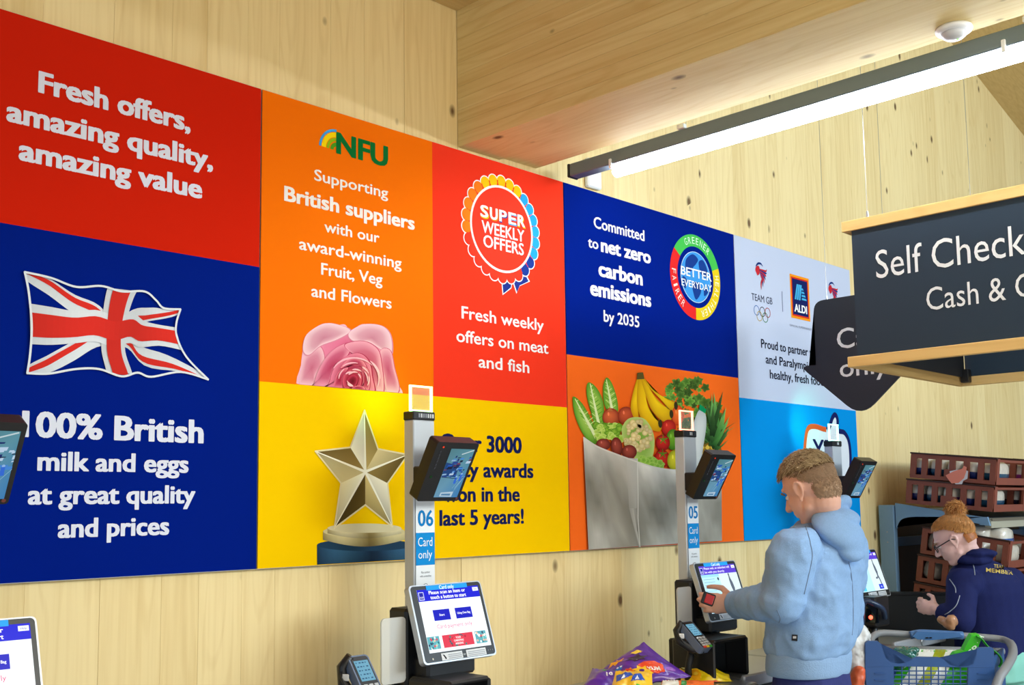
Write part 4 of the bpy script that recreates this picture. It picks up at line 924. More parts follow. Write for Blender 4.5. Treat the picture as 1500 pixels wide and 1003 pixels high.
# crates: brown plastic, slatted sides, loaves inside
CR = mat('crate_brown', (134, 70, 52), .5, var=.12, vscale=20); CRD = mat('crate_rim_dark', (52, 26, 24), .5)
BAGM = mat('clear_bag_film', (232, 226, 214), .18, spec=.8, var=.15, vscale=30, coat=.5)
def crate(x, yb_, zb, w_, dlen, hgt, tilt, label, group, front=True):
    """long slotted side at x facing -X, sloping down towards the front (-Y)"""
    t = thing('bread_crate', label, 'crate', (x, yb_, zb), group)
    M = Matrix.Translation((x, yb_, zb)) @ Matrix.Rotation(tilt, 4, 'X')
    def put(name, bm, m): bmesh.ops.transform(bm, matrix=M, verts=bm.verts); return obj(name, bm, m, t)
    for side in (0, w_):
        bm = BM(); n = 7 if dlen > .3 else 5; pit = dlen/6.0
        box(bm, (side, -dlen/2, .010), (.010, dlen, .020)); box(bm, (side, -dlen/2, hgt-.015), (.010, dlen, .022))
        for k in range(n): yy = -dlen*k/(n-1); box(bm, (side, min(-.012, max(-dlen+.012, yy)), hgt/2), (.012, .030, hgt-.03))
        box(bm, (side-.004*(1 if side == 0 else -1), -dlen*.5, hgt*.28), (.006, dlen*.18, hgt*.34))
        put('side_wall', bm, CR)
        bm = BM(); box(bm, (side, -dlen/2, hgt), (.020, dlen+.014, .008), .002); put('rim', bm, CRD)
    bm = BM(); box(bm, (w_/2, -dlen, .018), (w_, .010, .036)); box(bm, (w_/2, -dlen, hgt-.010), (w_, .010, .012)); box(bm, (w_*.04, -dlen, hgt/2), (w_*.08, .012, hgt)); box(bm, (w_*.96, -dlen, hgt/2), (w_*.08, .012, hgt)); put('front_wall', bm, CR)
    bm = BM(); box(bm, (w_/2, 0, hgt/2), (w_, .010, hgt)); put('back_wall', bm, CR)
    bm = BM(); box(bm, (w_/2, -dlen/2, .004), (w_, dlen, .008)); put('base', bm, CR)
    return M
def loaf(M, c, s, wrap, band, label, group, rot=0):
    """sliced loaf in a printed bag"""
    bm = BM(); loft(bm, [(Vector((0, y_, 0)), s[0]/2*k, s[2]/2*k2) for y_, k, k2 in ((-s[1]/2, .35, .3), (-s[1]*.46, .8, .8), (-s[1]*.3, 1, .96), (0, .97, 1), (s[1]*.3, 1, .97), (s[1]*.46, .8, .8), (s[1]/2, .4, .35))], 14, 3.2, Matrix.Rotation(pi/2, 3, 'X'))
    rd = random.Random(int(c[1]*9999)+int(c[0]*999))
    for v in bm.verts: v.co += Vector((noise.noise(v.co*40+Vector((c[1]*50, 0, 0))), 0, noise.noise(v.co*40+Vector((9, c[1]*50, 0)))))*.004
    lo = bm; W_ = M @ Matrix.Translation(c) @ Matrix.Rotation(rot, 4, 'Z'); base = W_ @ Vector((0, 0, -s[2]/2))
    low = bm.copy(); g = [v for v in low.verts]; 
    bmesh.ops.bisect_plane(low, geom=low.verts[:]+low.edges[:]+low.faces[:], plane_co=(0, 0, -s[2]*.08), plane_no=(0, 0, 1), clear_outer=True)
    for v in low.verts: v.co.x *= 1.05; v.co.y *= 1.02; v.co.z *= 1.02
    bmesh.ops.transform(bm, matrix=W_, verts=bm.verts); bmesh.ops.transform(low, matrix=W_, verts=low.verts)
    t = thing('bread_loaf', label, 'loaf', base, group); obj('loaf', bm, wrap, t, True); obj('printed_band', low, band, t, True); return t
def bagcol(n, c): return mat('bag_print_'+n, c, .3, var=.35, vscale=45, coat=.4)
pale = mat('bread_pale_bag', (214, 204, 188), .35, var=.2, vscale=40, coat=.4); navy = bagcol('navy', (24, 40, 104)); teal = bagcol('teal', (20, 74, 104)); purp = bagcol('purple', (104, 44, 130)); brown = mat('roll_brown', (206, 152, 84), .5, var=.3, vscale=25)
grpC = 'bread crates on the shelving'
# a: x, back y, bottom z, tilt
crA = crate(SX-.02, 2.545, 1.595, .44, .45, .128, radians(6.5), 'bread crate at the bottom of the upper shelf pair, above the woman\'s hair bun', grpC)
crB = crate(SX-.02, 2.515, 1.730, .44, .44, .132, radians(6.5), 'upper bread crate with a torn pink paper ticket on its side', grpC)
crC = crate(SX+.43, 2.545, 1.595, .50, .45, .128, radians(6.5), 'lower crate of purple-wrapped loaves at the right edge', grpC)
crD = crate(SX+.43, 2.515, 1.730, .50, .44, .132, radians(6.5), 'upper crate with a yellow-dotted bag at the right edge', grpC)
crE = crate(SX+.96, 2.545, 1.595, .50, .45, .128, radians(6.5), 'lower bread crate farthest along the top shelf', grpC)
crF = crate(SX+.96, 2.515, 1.730, .50, .44, .132, radians(6.5), 'upper bread crate farthest along the top shelf', grpC)
GL = 'loaves in the upper crates'
def fill(M, nm, where, cols, dlen=.44, w_=.42, n=5, hgt=.105, g=GL):
    for i in range(n):
        y_ = -dlen*(i+.5)/n
        loaf(M, Vector((w_*.27, y_, .012+hgt/2)), (w_*.50, dlen/n*.92, hgt), pale, cols[i % len(cols)], '%s bagged loaf, %s from the wall in %s' % (nm[i % len(nm)], ('first', 'second', 'third', 'fourth', 'fifth', 'sixth')[i], where), g)
fill(crA, ['indigo banded', 'teal banded', 'plum banded', 'navy banded', 'teal banded'], 'the crate above the hair bun', [navy, teal, purp, navy, teal])
fill(crB, ['lilac banded', 'teal banded', 'plum banded', 'navy banded', 'teal banded'], 'the crate with the pink ticket', [navy, teal, purp, navy, teal])
def endfill(M, where, cols, names, w_=.48, n=5, dlen=.44, hgt=.10, g='loaves facing the front of the crates', wrap=None):
    for i in range(n):
        loaf(M, Vector((w_*(i+.5)/n, -dlen+.11, .012+hgt/2)), (w_/n*.92, .20, hgt), wrap or pale, cols[i % len(cols)], '%s loaf, %s of five in %s' % (names[i % len(names)], ('leftmost', 'second', 'middle', 'fourth', 'rightmost')[i], where), g)
mag = bagcol('magenta', (150, 50, 140)); wine = bagcol('wine', (88, 26, 70)); dkn = bagcol('ink', (30, 30, 56))
endfill(crC, 'the lower crate at the right edge', [dkn, wine, mag, wine, mag], ['ink and white', 'wine wrapped', 'magenta wrapped', 'wine wrapped', 'magenta wrapped'])
endfill(crD, 'the upper crate at the right edge', [mag, pale, mag, wine, mag], ['magenta wrapped', 'plain', 'magenta wrapped', 'wine wrapped', 'magenta wrapped'], n=5)
# torn pink ticket
tk = thing('paper_ticket', 'torn salmon pink paper ticket with white backing stuck on crate side', 'paper', (SX-.035, 2.28, 1.74))
def sheet(pts, m, off, name):
    v = [atX(x, y, SX-.034-off) for x, y in pts]; obj(name, prism(v, (.0012, 0, 0)), m, tk)
sheet([(1385, 696), (1397, 690), (1409, 687), (1412, 682), (1416, 684), (1415, 691), (1412, 700), (1404, 707), (1394, 708), (1389, 702)], mat('salmon_paper', (236, 140, 120), .7), .003, 'pink_sheet')
sheet([(1391, 690), (1400, 688), (1412, 687), (1418, 690), (1417, 701), (1411, 704), (1409, 709), (1400, 709), (1393, 703)], mat('white_paper', (224, 226, 236), .7), 0, 'white_sheet')
# lower stock: crates under the shelf, bags of rolls
G2 = 'bread crates under the shelf'
low = []
for i, (dz, dy, nm) in enumerate(((1.33, .03, 'top crate of the stack under the blue bracket'), (1.185, .0, 'middle crate of the stack under the blue bracket, beside the glasses'), (1.04, -.02, 'bottom crate in view of the stack under the blue bracket, beside her hand'))):
    yb2 = 2.50-dy*0.4; M = crate(SX+.0, yb2+.02*i, dz, .44, .44, .138, radians(9), nm, G2)
    for k in range(4):
        y_ = -.44*(k+.5)/4; loaf(M, Vector((.12, y_, .065)), (.2, .085, .105), pale, pale, 'pale bagged roll, %s from the wall in the %s' % (('first', 'second', 'third', 'fourth')[k], ('top crate under the bracket', 'middle crate under the bracket', 'bottom crate under the bracket')[i]), 'pale rolls under the shelf')
for i, (dz, nm) in enumerate(((1.25, 'crate with clear roll bags under the beige shelf edge at the right'), (1.06, 'low crate of brown rolls beneath the beige shelf edge at the right'))):
    M = crate(SX+.47, 2.42, dz, .50, .44, .10, radians(9), nm, G2)
    for k in range(4):
        x_ = .48*(k+.5)/4; loaf(M, Vector((x_, -.30, .10)), (.125, .22, .12), brown if (k+i) % 2 else pale, brown, 'bag of golden rolls, %s of four in the %s crate below the beige edge' % (('leftmost', 'second', 'third', 'rightmost')[k], ('upper', 'lower')[i]), 'bagged rolls at the right edge')
cb = loaf(Matrix(), atX(1462, 786, SX+.20), (.16, .12, .10), BAGM, mat('film_blue', (70, 110, 180), .2, var=.4, vscale=30, coat=.6), 'crumpled clear bag with a bright blue patch under the shelf edge', 'bagged rolls at the right edge')
cb2 = loaf(Matrix(), atX(1436, 780, SX+.15), (.22, .12, .08), BAGM, BAGM, 'flat clear film bag right of the woman\'s hair', 'bagged rolls at the right edge')

# black counter behind the trolley, stock unit with the red lamp
bc = thing('black_counter', 'black counter panel behind the shopping trolley, left of the woman', 'counter', (5.1, 2.2, 0))
a, b = at(1277, 880, 5.45), at(1392, 893, 5.3); zc = 1.135
obj('panel', prism([(a.x, a.y, zc), (b.x+.25, b.y-.30, zc), (b.x+.25, b.y-.30, 0), (a.x, a.y, 0)], (.03, .05, 0)), mat('black_panel', (24, 25, 28), .6), bc)
obj('top_edge', prism([(a.x-.01, a.y, zc), (b.x+.26, b.y-.31, zc), (b.x+.26, b.y-.31, zc+.012), (a.x-.01, a.y, zc+.012)], (.035, .06, 0)), BK, bc)
bc2 = thing('black_cabinet', 'tall black cabinet at the right edge behind the woman', 'cabinet', (6.2, 1.5, 0))
obj('body', B2((5.75, 1.25, 0), (6.4, 1.75, 1.20), .01), mat('black_panel', ()), bc2); obj('kick_plate', B2((5.745, 1.26, 0), (5.75, 1.74, .1)), BK, bc2)
# fixed scanner with red lamp on kiosk beyond
c_ = at(1290, 916, 4.72)
sc_ = thing('barcode_scanner', 'black barcode scanner with a glowing red lamp left of the trolley', 'scanner', (c_.x, c_.y, .986))
obj('housing', B((c_.x+.03, c_.y+.05, 1.12), (.13, .10, .13), .008), BK, sc_)
obj('window', B((c_.x-.0366, c_.y+.02, 1.12), (.004, .06, .09), .001), mat('dark_glass', ()), sc_)
lp_ = at(1275.5, 904, 4.66); obj('red_lamp', disc_bm(lp_, [(.009, 0), (.007, -.006)], 14, (1, .6, 0)), glow((255, 60, 40), 'red_lamp_glow', 6), sc_, True)
obj('stand', T([(c_.x+.03, c_.y+.05, .986), (c_.x+.03, c_.y+.05, 1.06)], .02, 12), BK, sc_, True)
ha = [at(1263, 960, 4.66), at(1263, 900, 4.66), at(1267, 881, 4.66), at(1280, 884, 4.66), at(1293, 892, 4.68), at(1296, 905, 4.72)]
obj('bent_arm', T(spline([tuple(q) for q in ha], 5, False), .012, 10), mat('arm_dark_blue', (30, 48, 78), .35), sc_, True)

# ------------------------------------------------------------------ snack bags on the bagging shelf
def snack(label, corners, puff, cols, shapes, seed, texts=(), name='snack_bag', cat='snack bag', grp='snack bags on the bagging shelf'):
    """pillow bag: four corners (bl, br, tr, tl), puffed between crimped ends"""
    bl, br, tr_, tl_ = [Vector(q) for q in corners]; n = 26; nrm = (br-bl).cross(tl_-bl).normalized(); 
    if nrm.dot(CAM-bl) < 0: nrm = -nrm
    c = (bl+br+tr_+tl_)/4; t = thing(name, label, cat, (c.x, c.y, min(q.z for q in (bl, br, tr_, tl_))), grp)
    def P3(u, v, side):
        s_ = (sin(pi*u)**.75)*(sin(pi*v)**.55) if 0 < u < 1 and 0 < v < 1 else 0
        q = bl*(1-u)*(1-v)+br*u*(1-v)+tr_*u*v+tl_*(1-u)*v
        pin = .05*sin(pi*v); q += (br-bl)*pin*(.5-u)*(1 if v not in (0, 1) else 0)
        wr = .0035*noise.noise(Vector((u*9+seed, v*9, side)))+.005*noise.noise(Vector((u*4, v*4+seed, side)))+.006*abs(noise.noise(Vector((u*6+v*5, seed, v*2))))
        crimp = .0015*sin(u*120)*(1 if v < .05 or v > .95 else 0)
        q = q + nrm*(side*(puff*s_ + wr*min(1, s_*2)) + crimp)
        if grp: q.z = max(q.z, .983+.0003*u)
        return q
    vs, fs = [], []
    for side in (1, -1):
        b0 = len(vs)
        for j in range(n+1):
            for i in range(n+1): vs.append(P3(i/n, j/n, side))
        for j in range(n):
            for i in range(n): a_ = b0+j*(n+1)+i; fs.append((a_, a_+1, a_+n+2, a_+n+1) if side > 0 else (a_, a_+n+1, a_+n+2, a_+1))
    me = bpy.data.meshes.new('bag'); L = Vector(t.location); me.from_pydata([v-L for v in vs], [], fs); me.materials.append(mat('foil_'+cols[0], cols[1], .28, spec=.6, coat=.6)); me.shade_smooth()
    o = bpy.data.objects.new('bag', me); COL.objects.link(o); o.parent = t
    # printed shapes follow the puffed face
    pv, pf_, pc = [], [], []
    def emit(pts, col, lay, n_in=3):
        tr2 = tessellate_polygon([[Vector((a, b, 0)) for a, b in pts]])
        for f in tr2:
            tri = [pts[k] for k in f]; m_ = max(n_in, min(26, int(26*max(math.hypot(tri[k][0]-tri[k-1][0], tri[k][1]-tri[k-1][1]) for k in range(3)))+1)); idx = {}
            for i in range(m_+1):
                for j in range(m_+1-i):
                    k_ = m_-i-j; u = (tri[0][0]*i+tri[1][0]*j+tri[2][0]*k_)/m_; v = (tri[0][1]*i+tri[1][1]*j+tri[2][1]*k_)/m_
                    idx[(i, j)] = len(pv); pv.append(P3(min(.99, max(.01, u)), min(.99, max(.01, v)), 1)+nrm*.0009*lay)
            for i in range(m_):
                for j in range(m_-i):
                    pf_.append((idx[(i, j)], idx[(i+1, j)], idx[(i, j+1)])); pc.append(col)
                    if i+j < m_-1: pf_.append((idx[(i+1, j)], idx[(i+1, j+1)], idx[(i, j+1)])); pc.append(col)
    for sh in shapes: emit(spline(sh[0], 3) if len(sh[0]) > 3 and len(sh) < 4 else sh[0], sh[1], sh[2])
    for st, u, v, wd, ht, col, rot, lay in texts:
        G_, F_, a0_, a1_ = glyphs(st, .04); k_ = wd/(a1_-a0_); hh = ht/CAPH
        for f in F_:
            pts = [((G_[i][0]-a0_)*k_, G_[i][1]*hh) for i in f]; pts = [(u+x*cos(rot)-y*sin(rot), v+x*sin(rot)+y*cos(rot)) for x, y in pts]; emit(pts, col, lay, 1)
    me = bpy.data.meshes.new('printed_design'); me.from_pydata([v-L for v in pv], [], pf_); ca = me.color_attributes.new('Col', 'FLOAT_COLOR', 'CORNER'); ca.data.foreach_set('color', [x for c_2 in pc for _ in range(3) for x in lin(c_2)]); me.materials.append(print_mat('foil_print', rough=.3, coat=.5))
    o = bpy.data.objects.new('printed_design', me); COL.objects.link(o); o.parent = t
    return t
def blob(cx_, cy_, rx, ry, k=9, j=.25, s=0): return [(cx_+rx*(1+j*(-1)**i)*cos(2*pi*i/(2*k)+s), cy_+ry*(1+j*(-1)**i)*sin(2*pi*i/(2*k)+s)) for i in range(2*k)]
def circ_(cx_, cy_, r, n=12): return [(cx_+r*cos(2*pi*i/n), cy_+r*sin(2*pi*i/n)) for i in range(n)]
D2 = 3.70
snack('purple snack bag with orange and red lettering, resting on top of the bag pile', [at(902, 1006, D2-.04), at(1013, 991, D2-.02), at(943, 940, D2+.12), at(868, 990, D2+.06)], .028, ('purple', (88, 30, 168)),
      [(blob(.62, .28, .17, .17, 8, .06), (238, 74, 30), 1), (blob(.60, .62, .16, .1, 6, .3), (60, 30, 60), 1), (blob(.34, .80, .12, .10, 6, .28), (246, 170, 30), 1, 0), (circ_(.36, .80, .03), (90, 40, 140), 2),
       (blob(.46, .22, .12, .13, 8, .24), (250, 200, 40), 2, 0), (circ_(.45, .22, .035), (90, 40, 140), 3), (blob(.70, .78, .1, .05, 6, .2), (246, 214, 60), 2, 0), (blob(.25, .55, .07, .04, 5, .2), (40, 120, 210), 1), (circ_(.24, .57, .018), (240, 240, 250), 2), (circ_(.29, .555, .018), (240, 240, 250), 2),
       (blob(.20, .30, .19, .11, 9, .12), (250, 150, 30), 1), (circ_(.84, .18, .06), (150, 90, 200), 1)], 3,
      [('MEGA', .03, .27, .33, .11, (226, 50, 30), .12, 2), ('YUM', .54, .22, .17, .09, (250, 240, 235), -.3, 2)])
snack('purple multipack snack bag with pink corner, left end of bag pile', [at(846, 1015, 3.50), at(935, 1030, 3.50), at(925, 990, 3.60), at(868, 978, 3.62)], .034, ('purple2', (80, 26, 160)),
      [(blob(.78, .35, .2, .3, 6, .1), (226, 70, 150), 1, 0), (blob(.93, .62, .1, .22, 5, .1), (250, 190, 30), 2, 0), (blob(.32, .82, .06, .06, 5, .1), (50, 150, 90), 1), (blob(.5, .86, .05, .04, 5, .1), (60, 110, 200), 1)], 5,
      [('10', .38, .52, .14, .14, (245, 240, 250), .2, 3), ('PACK', .55, .28, .26, .10, (245, 240, 250), -.15, 3)])
snack('bright yellow snack bag with green ring lettering, right end of bag pile', [at(1000, 1012, 3.74), at(1076, 1001, 3.76), at(1068, 988, 3.80), at(988, 968, 3.92)], .03, ('yellow', (248, 222, 10)),
      [(circ_(.15, .72, .10, 16), (30, 70, 30), 1), (circ_(.15, .72, .085, 16), (240, 240, 190), 2), (circ_(.16, .70, .05, 14), (210, 220, 60), 3), (blob(.30, .35, .1, .2, 7, .08), (250, 180, 20), 1), (circ_(.30, .36, .05, 14), (252, 210, 60), 2), (blob(.45, .86, .06, .05, 5, .2), (240, 120, 40), 1), (blob(.45, .06, .3, .05, 7, .1), (236, 80, 30), 1)], 9,
      [('NIC', -.0, .74, .12, .14, (30, 80, 30), -.5, 4)])
snack('snack bag with blue lightning panels, lying under the purple bags', [at(885, 1030, 3.44), at(962, 1030, 3.44), at(955, 985, 3.56), at(902, 982, 3.56)], .024, ('gold', (248, 196, 40)),
      [([(.1, .55), (.5, .75), (.4, .9), (.05, .8)], (30, 80, 190), 1, 0), ([(.45, .5), (.8, .6), (.7, .85), (.52, .8)], (30, 80, 190), 1, 0), ([(.2, .62), (.3, .68), (.25, .8)], (240, 245, 250), 2, 0), ([(.55, .55), (.66, .6), (.6, .75)], (240, 245, 250), 2, 0), ([(.5, .1), (.9, .1), (.95, .4), (.6, .45)], (70, 170, 60), 1, 0)], 13)
snack('orange and green snack bag peeping out below the yellow one', [at(955, 1030, 3.56), at(1050, 1030, 3.60), at(1046, 997, 3.66), at(970, 996, 3.64)], .02, ('orange', (236, 110, 40)),
      [([(.0, .4), (.35, .3), (.3, 1), (0, 1)], (230, 232, 228), 1, 0), ([(.36, .5), (.46, .5), (.46, .95), (.36, .95)], (50, 140, 60), 1, 0)], 15)
# ------------------------------------------------------------------ trolley
TD = 4.0; TB = mat('trolley_blue', (44, 84, 142), .42, var=.08, vscale=5); TG = mat('trolley_grey', (136, 138, 142), .45)
tro = thing('shopping_trolley', 'blue plastic shopping trolley with grey handle frame and green shopping bag inside', 'trolley', (at(1360, 960, 4.15).x, at(1360, 960, 4.15).y, 0))
Tm = lambda x, y: (1240+x*.1733, 880+y*.1733)
def tp(pts, d=TD, th=.012):
    v = [at(*Tm(*q), d) for q in pts]; return prism(v, _f*th)
out = [(160, 360), (180, 340), (265, 340), (290, 360), (330, 480), (370, 515), (440, 530), (500, 522), (560, 490), (600, 475), (780, 478), (820, 492), (870, 540), (940, 556), (1020, 552), (1075, 530), (1092, 480), (1105, 405), (1125, 395), (1230, 393), (1246, 410), (1250, 556)]
obj('front_panel', tp(out+[(1250, 565), (1030, 562), (1030, 558), (400, 552), (160, 560)]), TB, tro)
obj('front_panel', tp([(160, 561), (399, 553), (405, 900), (180, 900)]), TB, tro); obj('front_panel', tp([(1031, 563), (1250, 566), (1235, 900), (1020, 900)]), TB, tro)
bm = BM()
for k in range(1, 10): x = 405+62*k; tube(bm, [at(*Tm(x, 553), TD+.006), at(*Tm(x, 900), TD+.006)], .0026, 6)
for k in range(10): y = 590+35*k; tube(bm, [at(*Tm(402, y), TD+.006), at(*Tm(1032, y+4), TD+.006)], .0024, 6)
obj('basket_grid', bm, TB, tro)
for yy in (610, 665):
    obj('moulded_rib', tp([(240, yy), (330, yy+4), (330, yy+12), (240, yy+8)], TD-.004, .004), TB, tro); obj('moulded_rib', tp([(1110, yy), (1190, yy+4), (1190, yy+12), (1110, yy+8)], TD-.004, .004), TB, tro)
bl_, br_ = at(*Tm(170, 480), TD+.012), at(*Tm(1245, 480), TD+.012); kl, kr = at(*Tm(270, 400), 4.42), at(*Tm(1330, 400), 4.40)
dn = Vector((0, 0, -.34))
obj('side_panel', prism([bl_, kl, kl+dn*1.1, bl_+dn*1.1], (_r*.008)), TB, tro); obj('side_panel', prism([br_, kr, kr+dn*1.1, br_+dn*1.1], (_r*-.008)), TB, tro)
obj('rear_panel', prism([kl, kr, kr+dn, kl+dn], (_f*.008)), TB, tro); obj('rear_rail', T([at(*Tm(270, 402), 4.40), at(*Tm(900, 412), 4.40), at(*Tm(1330, 425), 4.40)], .013, 10), TG, tro, True)
q0, q1, q2, q3 = bl_+dn*1.05, br_+dn*1.05, kr+dn, kl+dn; obj('basket_floor', prism([q0, q1, q2, q3], (0, 0, -.006)), TB, tro)
hp = [(40, 800, 4.0), (100, 640, 4.02), (165, 480, 4.1), (190, 400, 4.2), (205, 330, 4.34), (245, 285, 4.42), (330, 270, 4.44), (560, 285, 4.45)]
obj('handle_frame', T(spline([tuple(at(*Tm(a, b), d)) for a, b, d in hp], 5, False), .0135, 12), TG, tro, True)
hp2 = [(960, 292, 4.45), (1150, 305, 4.44), (1310, 322, 4.42), (1375, 350, 4.36), (1405, 400, 4.26), (1400, 470, 4.14), (1350, 560, 4.02), (1290, 650, 3.96), (1240, 800, 3.92)]
obj('handle_frame', T(spline([tuple(at(*Tm(a, b), d)) for a, b, d in hp2], 5, False), [.0135]*16+[.017]*25, 12), TG, tro, True)
obj('handle_bar', T(spline([tuple(at(*Tm(a, b), 4.43)) for a, b in ((540, 290), (620, 275), (760, 280), (980, 292))], 5, False), .0165, 12), mat('trolley_handle_blue', (74, 116, 170), .4), tro, True)
obj('handle_housing', tp([(560, 300), (600, 258), (950, 270), (990, 300), (800, 325), (700, 332), (600, 325)], 4.405, .02), mat('trolley_handle_blue', ()), tro)
for x in (675, 705): obj('coin_slot', tp([(x, 306), (x+18, 307), (x+18, 316), (x, 315)], 4.40, .004), BK, tro)
obj('chain', T([at(*Tm(635, 325), 4.40), at(*Tm(632, 350), 4.40), at(*Tm(642, 380), 4.40), at(*Tm(645, 405), 4.40)], .003, 6), STEEL, tro, True)
for k in range(0): a = at(*Tm(1290+25*k, 640-18*k), 3.99); obj('wire_ring', T([a+_r*(.030*cos(t_))*.7+Vector((0, 0, .05*sin(t_))) for t_ in [2*pi*i/20 for i in range(20)]], .0022, 6, closed=True), STEEL, tro, True)
for sx_, d_ in ((230, 4.05), (1200, 4.05), (280, 4.42), (1260, 4.42)):
    a = at(*Tm(sx_, 820), d_); obj('leg', T([(a.x, a.y, a.z), (a.x, a.y, .12)], .014, 10), TG, tro, True)
    obj('castor', disc_bm((a.x, a.y, .06), [(.058, -.012), (.06, 0), (.058, .012)], 20, (1, .3, 0)), BK, tro, True)
GS = [([(-.02, .0), (.16, .0), (.42, 1.0), (.22, 1.0)], (236, 240, 236), 1, 0), ([(.16, .0), (.30, .0), (.56, 1.0), (.42, 1.0)], (160, 172, 30), 1, 0), ([(.30, 0), (.44, 0), (.70, 1.0), (.56, 1.0)], (240, 243, 240), 1, 0)]
snack('bright green striped shopping bag lying in the blue trolley', [at(1288, 1045, 4.14), at(1430, 1045, 4.14), at(1434, 952, 4.26), at(1322, 950, 4.26)], .05, ('green', (58, 190, 30)), GS, 21, [('VER', .74, .18, .22, .09, (226, 245, 220), .9, 2)], 'shopping_bag', 'bag', None)
gb = thing('shopping_bag', 'folded bright green bag end sticking up over the trolley front, with carry loop', 'bag', at(1425, 960, 4.2))
gp = [tuple(at(*Tm(a, b), 4.16)) for a, b in ((990, 420), (1030, 340), (1060, 288), (1120, 282), (1140, 320), (1110, 400), (1085, 470), (1040, 540), (900, 545), (860, 520), (920, 440))]
obj('bag_panel', prism(gp, _f*.03), mat('bag_green', (62, 196, 34), .45, bump=.4, bscale=30), gb)
obj('carry_loop', T(spline([tuple(at(*Tm(a, b), 4.15)) for a, b in ((1100, 300), (1140, 320), (1190, 380), (1270, 440), (1310, 500), (1290, 555), (1250, 520))], 5, False), .008, 8, flat=.4), mat('bag_green_dark', (40, 150, 30), .45), gb, True)
p = Print(Plane(at(*Tm(1050, 470), 4.155), _r, Vector((0, 0, 1)), -_f))
p.text('ER', .0, .0, .05, .022, (226, 245, 220), 1, .02, -.9+1.6); p.text('VA', .022, .045, .045, .02, (226, 245, 220), 1, .02, .7); p.obj('lettering', LBL, gb)
tb_ = BM(); ell(tb_, at(*Tm(480, 470), 4.2), (.05, .05, .035), u=24, v=16); ell(tb_, at(*Tm(540, 430), 4.2), (.03, .03, .02), u=24, v=16); ell(tb_, at(*Tm(420, 505), 4.2), (.045, .045, .03), u=24, v=16)
tg = fuse(tb_, .004, 1, lambda co: .010*noise.noise(co*45)+.006*abs(noise.noise(co*90)))
centre(tag(obj('plastic_bag', tg, mat('teal_film', (24, 96, 84), .25, coat=.6), loc=(0, 0, 0)), 'crumpled dark teal plastic bag in the trolley left of the green bag', 'bag'))
wb = BM()
for a, b, r_ in ((1245, 938, .05), (1256, 948, .045), (1250, 970, .05), (1262, 930, .03), (1246, 995, .055)): ell(wb, at(a, b, 4.05), (r_, r_, r_*1.3), u=20, v=14)
wm = fuse(wb, .005, 2, lambda co: .010*noise.noise(co*30)+.006*abs(noise.noise(co*70)))
wbt = thing('carrier_bag', 'crumpled white carrier bag with orange print between the man and the trolley', 'bag', at(1250, 990, 4.05))
obj('handle_loop', T(spline([tuple(at(a_, b_, c_2)) for a_, b_, c_2 in ((1252, 935, 4.05), (1258, 918, 4.06), (1270, 922, 4.06), (1274, 945, 4.03), (1264, 950, 4.04))], 5, False), .006, 8, flat=.5), mat('white_film', (214, 216, 216), .4), wbt)
obj('bag', wm, mat('white_film', (214, 216, 216), .4), wbt)
obj('red_pack', fuse(cap_bm := (lambda b_: (cap(b_, at(1258, 985, 3.98), at(1248, 1030, 3.96), .026, .03), b_)[1])(BM()), .005, 1, lambda co: .004*noise.noise(co*50)), mat('orange_print', (206, 92, 50), .4, var=.5, vscale=28), wbt)

# ------------------------------------------------------------------ people
SKIN = mat('skin', (228, 176, 154), .55, spec=.35, var=.06, vscale=9, bump=.1, bscale=120)
def head(bm, M):
    """head shape around the origin: +y is the face, z up"""
    b = BM()
    ell(b, (0, -.014, .030), (.077, .097, .086), u=24, v=16); ell(b, (0, .034, -.030), (.059, .056, .074), u=20, v=14); ell(b, (0, .006, -.048), (.060, .062, .05), u=20, v=12)
    ell(b, (0, -.048, -.018), (.062, .056, .064), u=20, v=14)
    ell(b, (0, .058, -.089), (.027, .026, .024)); cap(b, (.045, .01, -.062), (.014, .062, -.092), .020, .018); cap(b, (-.045, .01, -.062), (-.014, .062, -.092), .020, .018)
    cap(b, (0, .083, .016), (0, .108, -.026), .0085, .0125); ell(b, (.010, .100, -.030), (.008, .010, .007)); ell(b, (-.010, .100, -.030), (.008, .010, .007))
    ell(b, (0, .070, .034), (.050, .020, .012)); ell(b, (0, .084, -.052), (.021, .010, .0065)); ell(b, (0, .082, -.063), (.018, .010, .007))
    ell(b, (.034, .060, -.022), (.02, .02, .018)); ell(b, (-.034, .060, -.022), (.02, .02, .018))
    for s_ in (1, -1):
        pts = [(s_*.077, .004, -.028), (s_*.080, .010, -.010), (s_*.083, .010, .010), (s_*.087, -.002, .024), (s_*.087, -.015, .022), (s_*.084, -.020, .006), (s_*.079, -.012, -.018), (s_*.077, .002, -.030)]
        tube(b, spline(pts, 4, False), .0052, 8); ell(b, (s_*.077, -.004, .0), (.0045, .014, .022)); ell(b, (s_*.079, .006, -.034), (.006, .008, .009))
    bmesh.ops.transform(b, matrix=M, verts=b.verts); me = bpy.data.meshes.new('h'); b.to_mesh(me); b.free(); bm.from_mesh(me); bpy.data.meshes.remove(me)
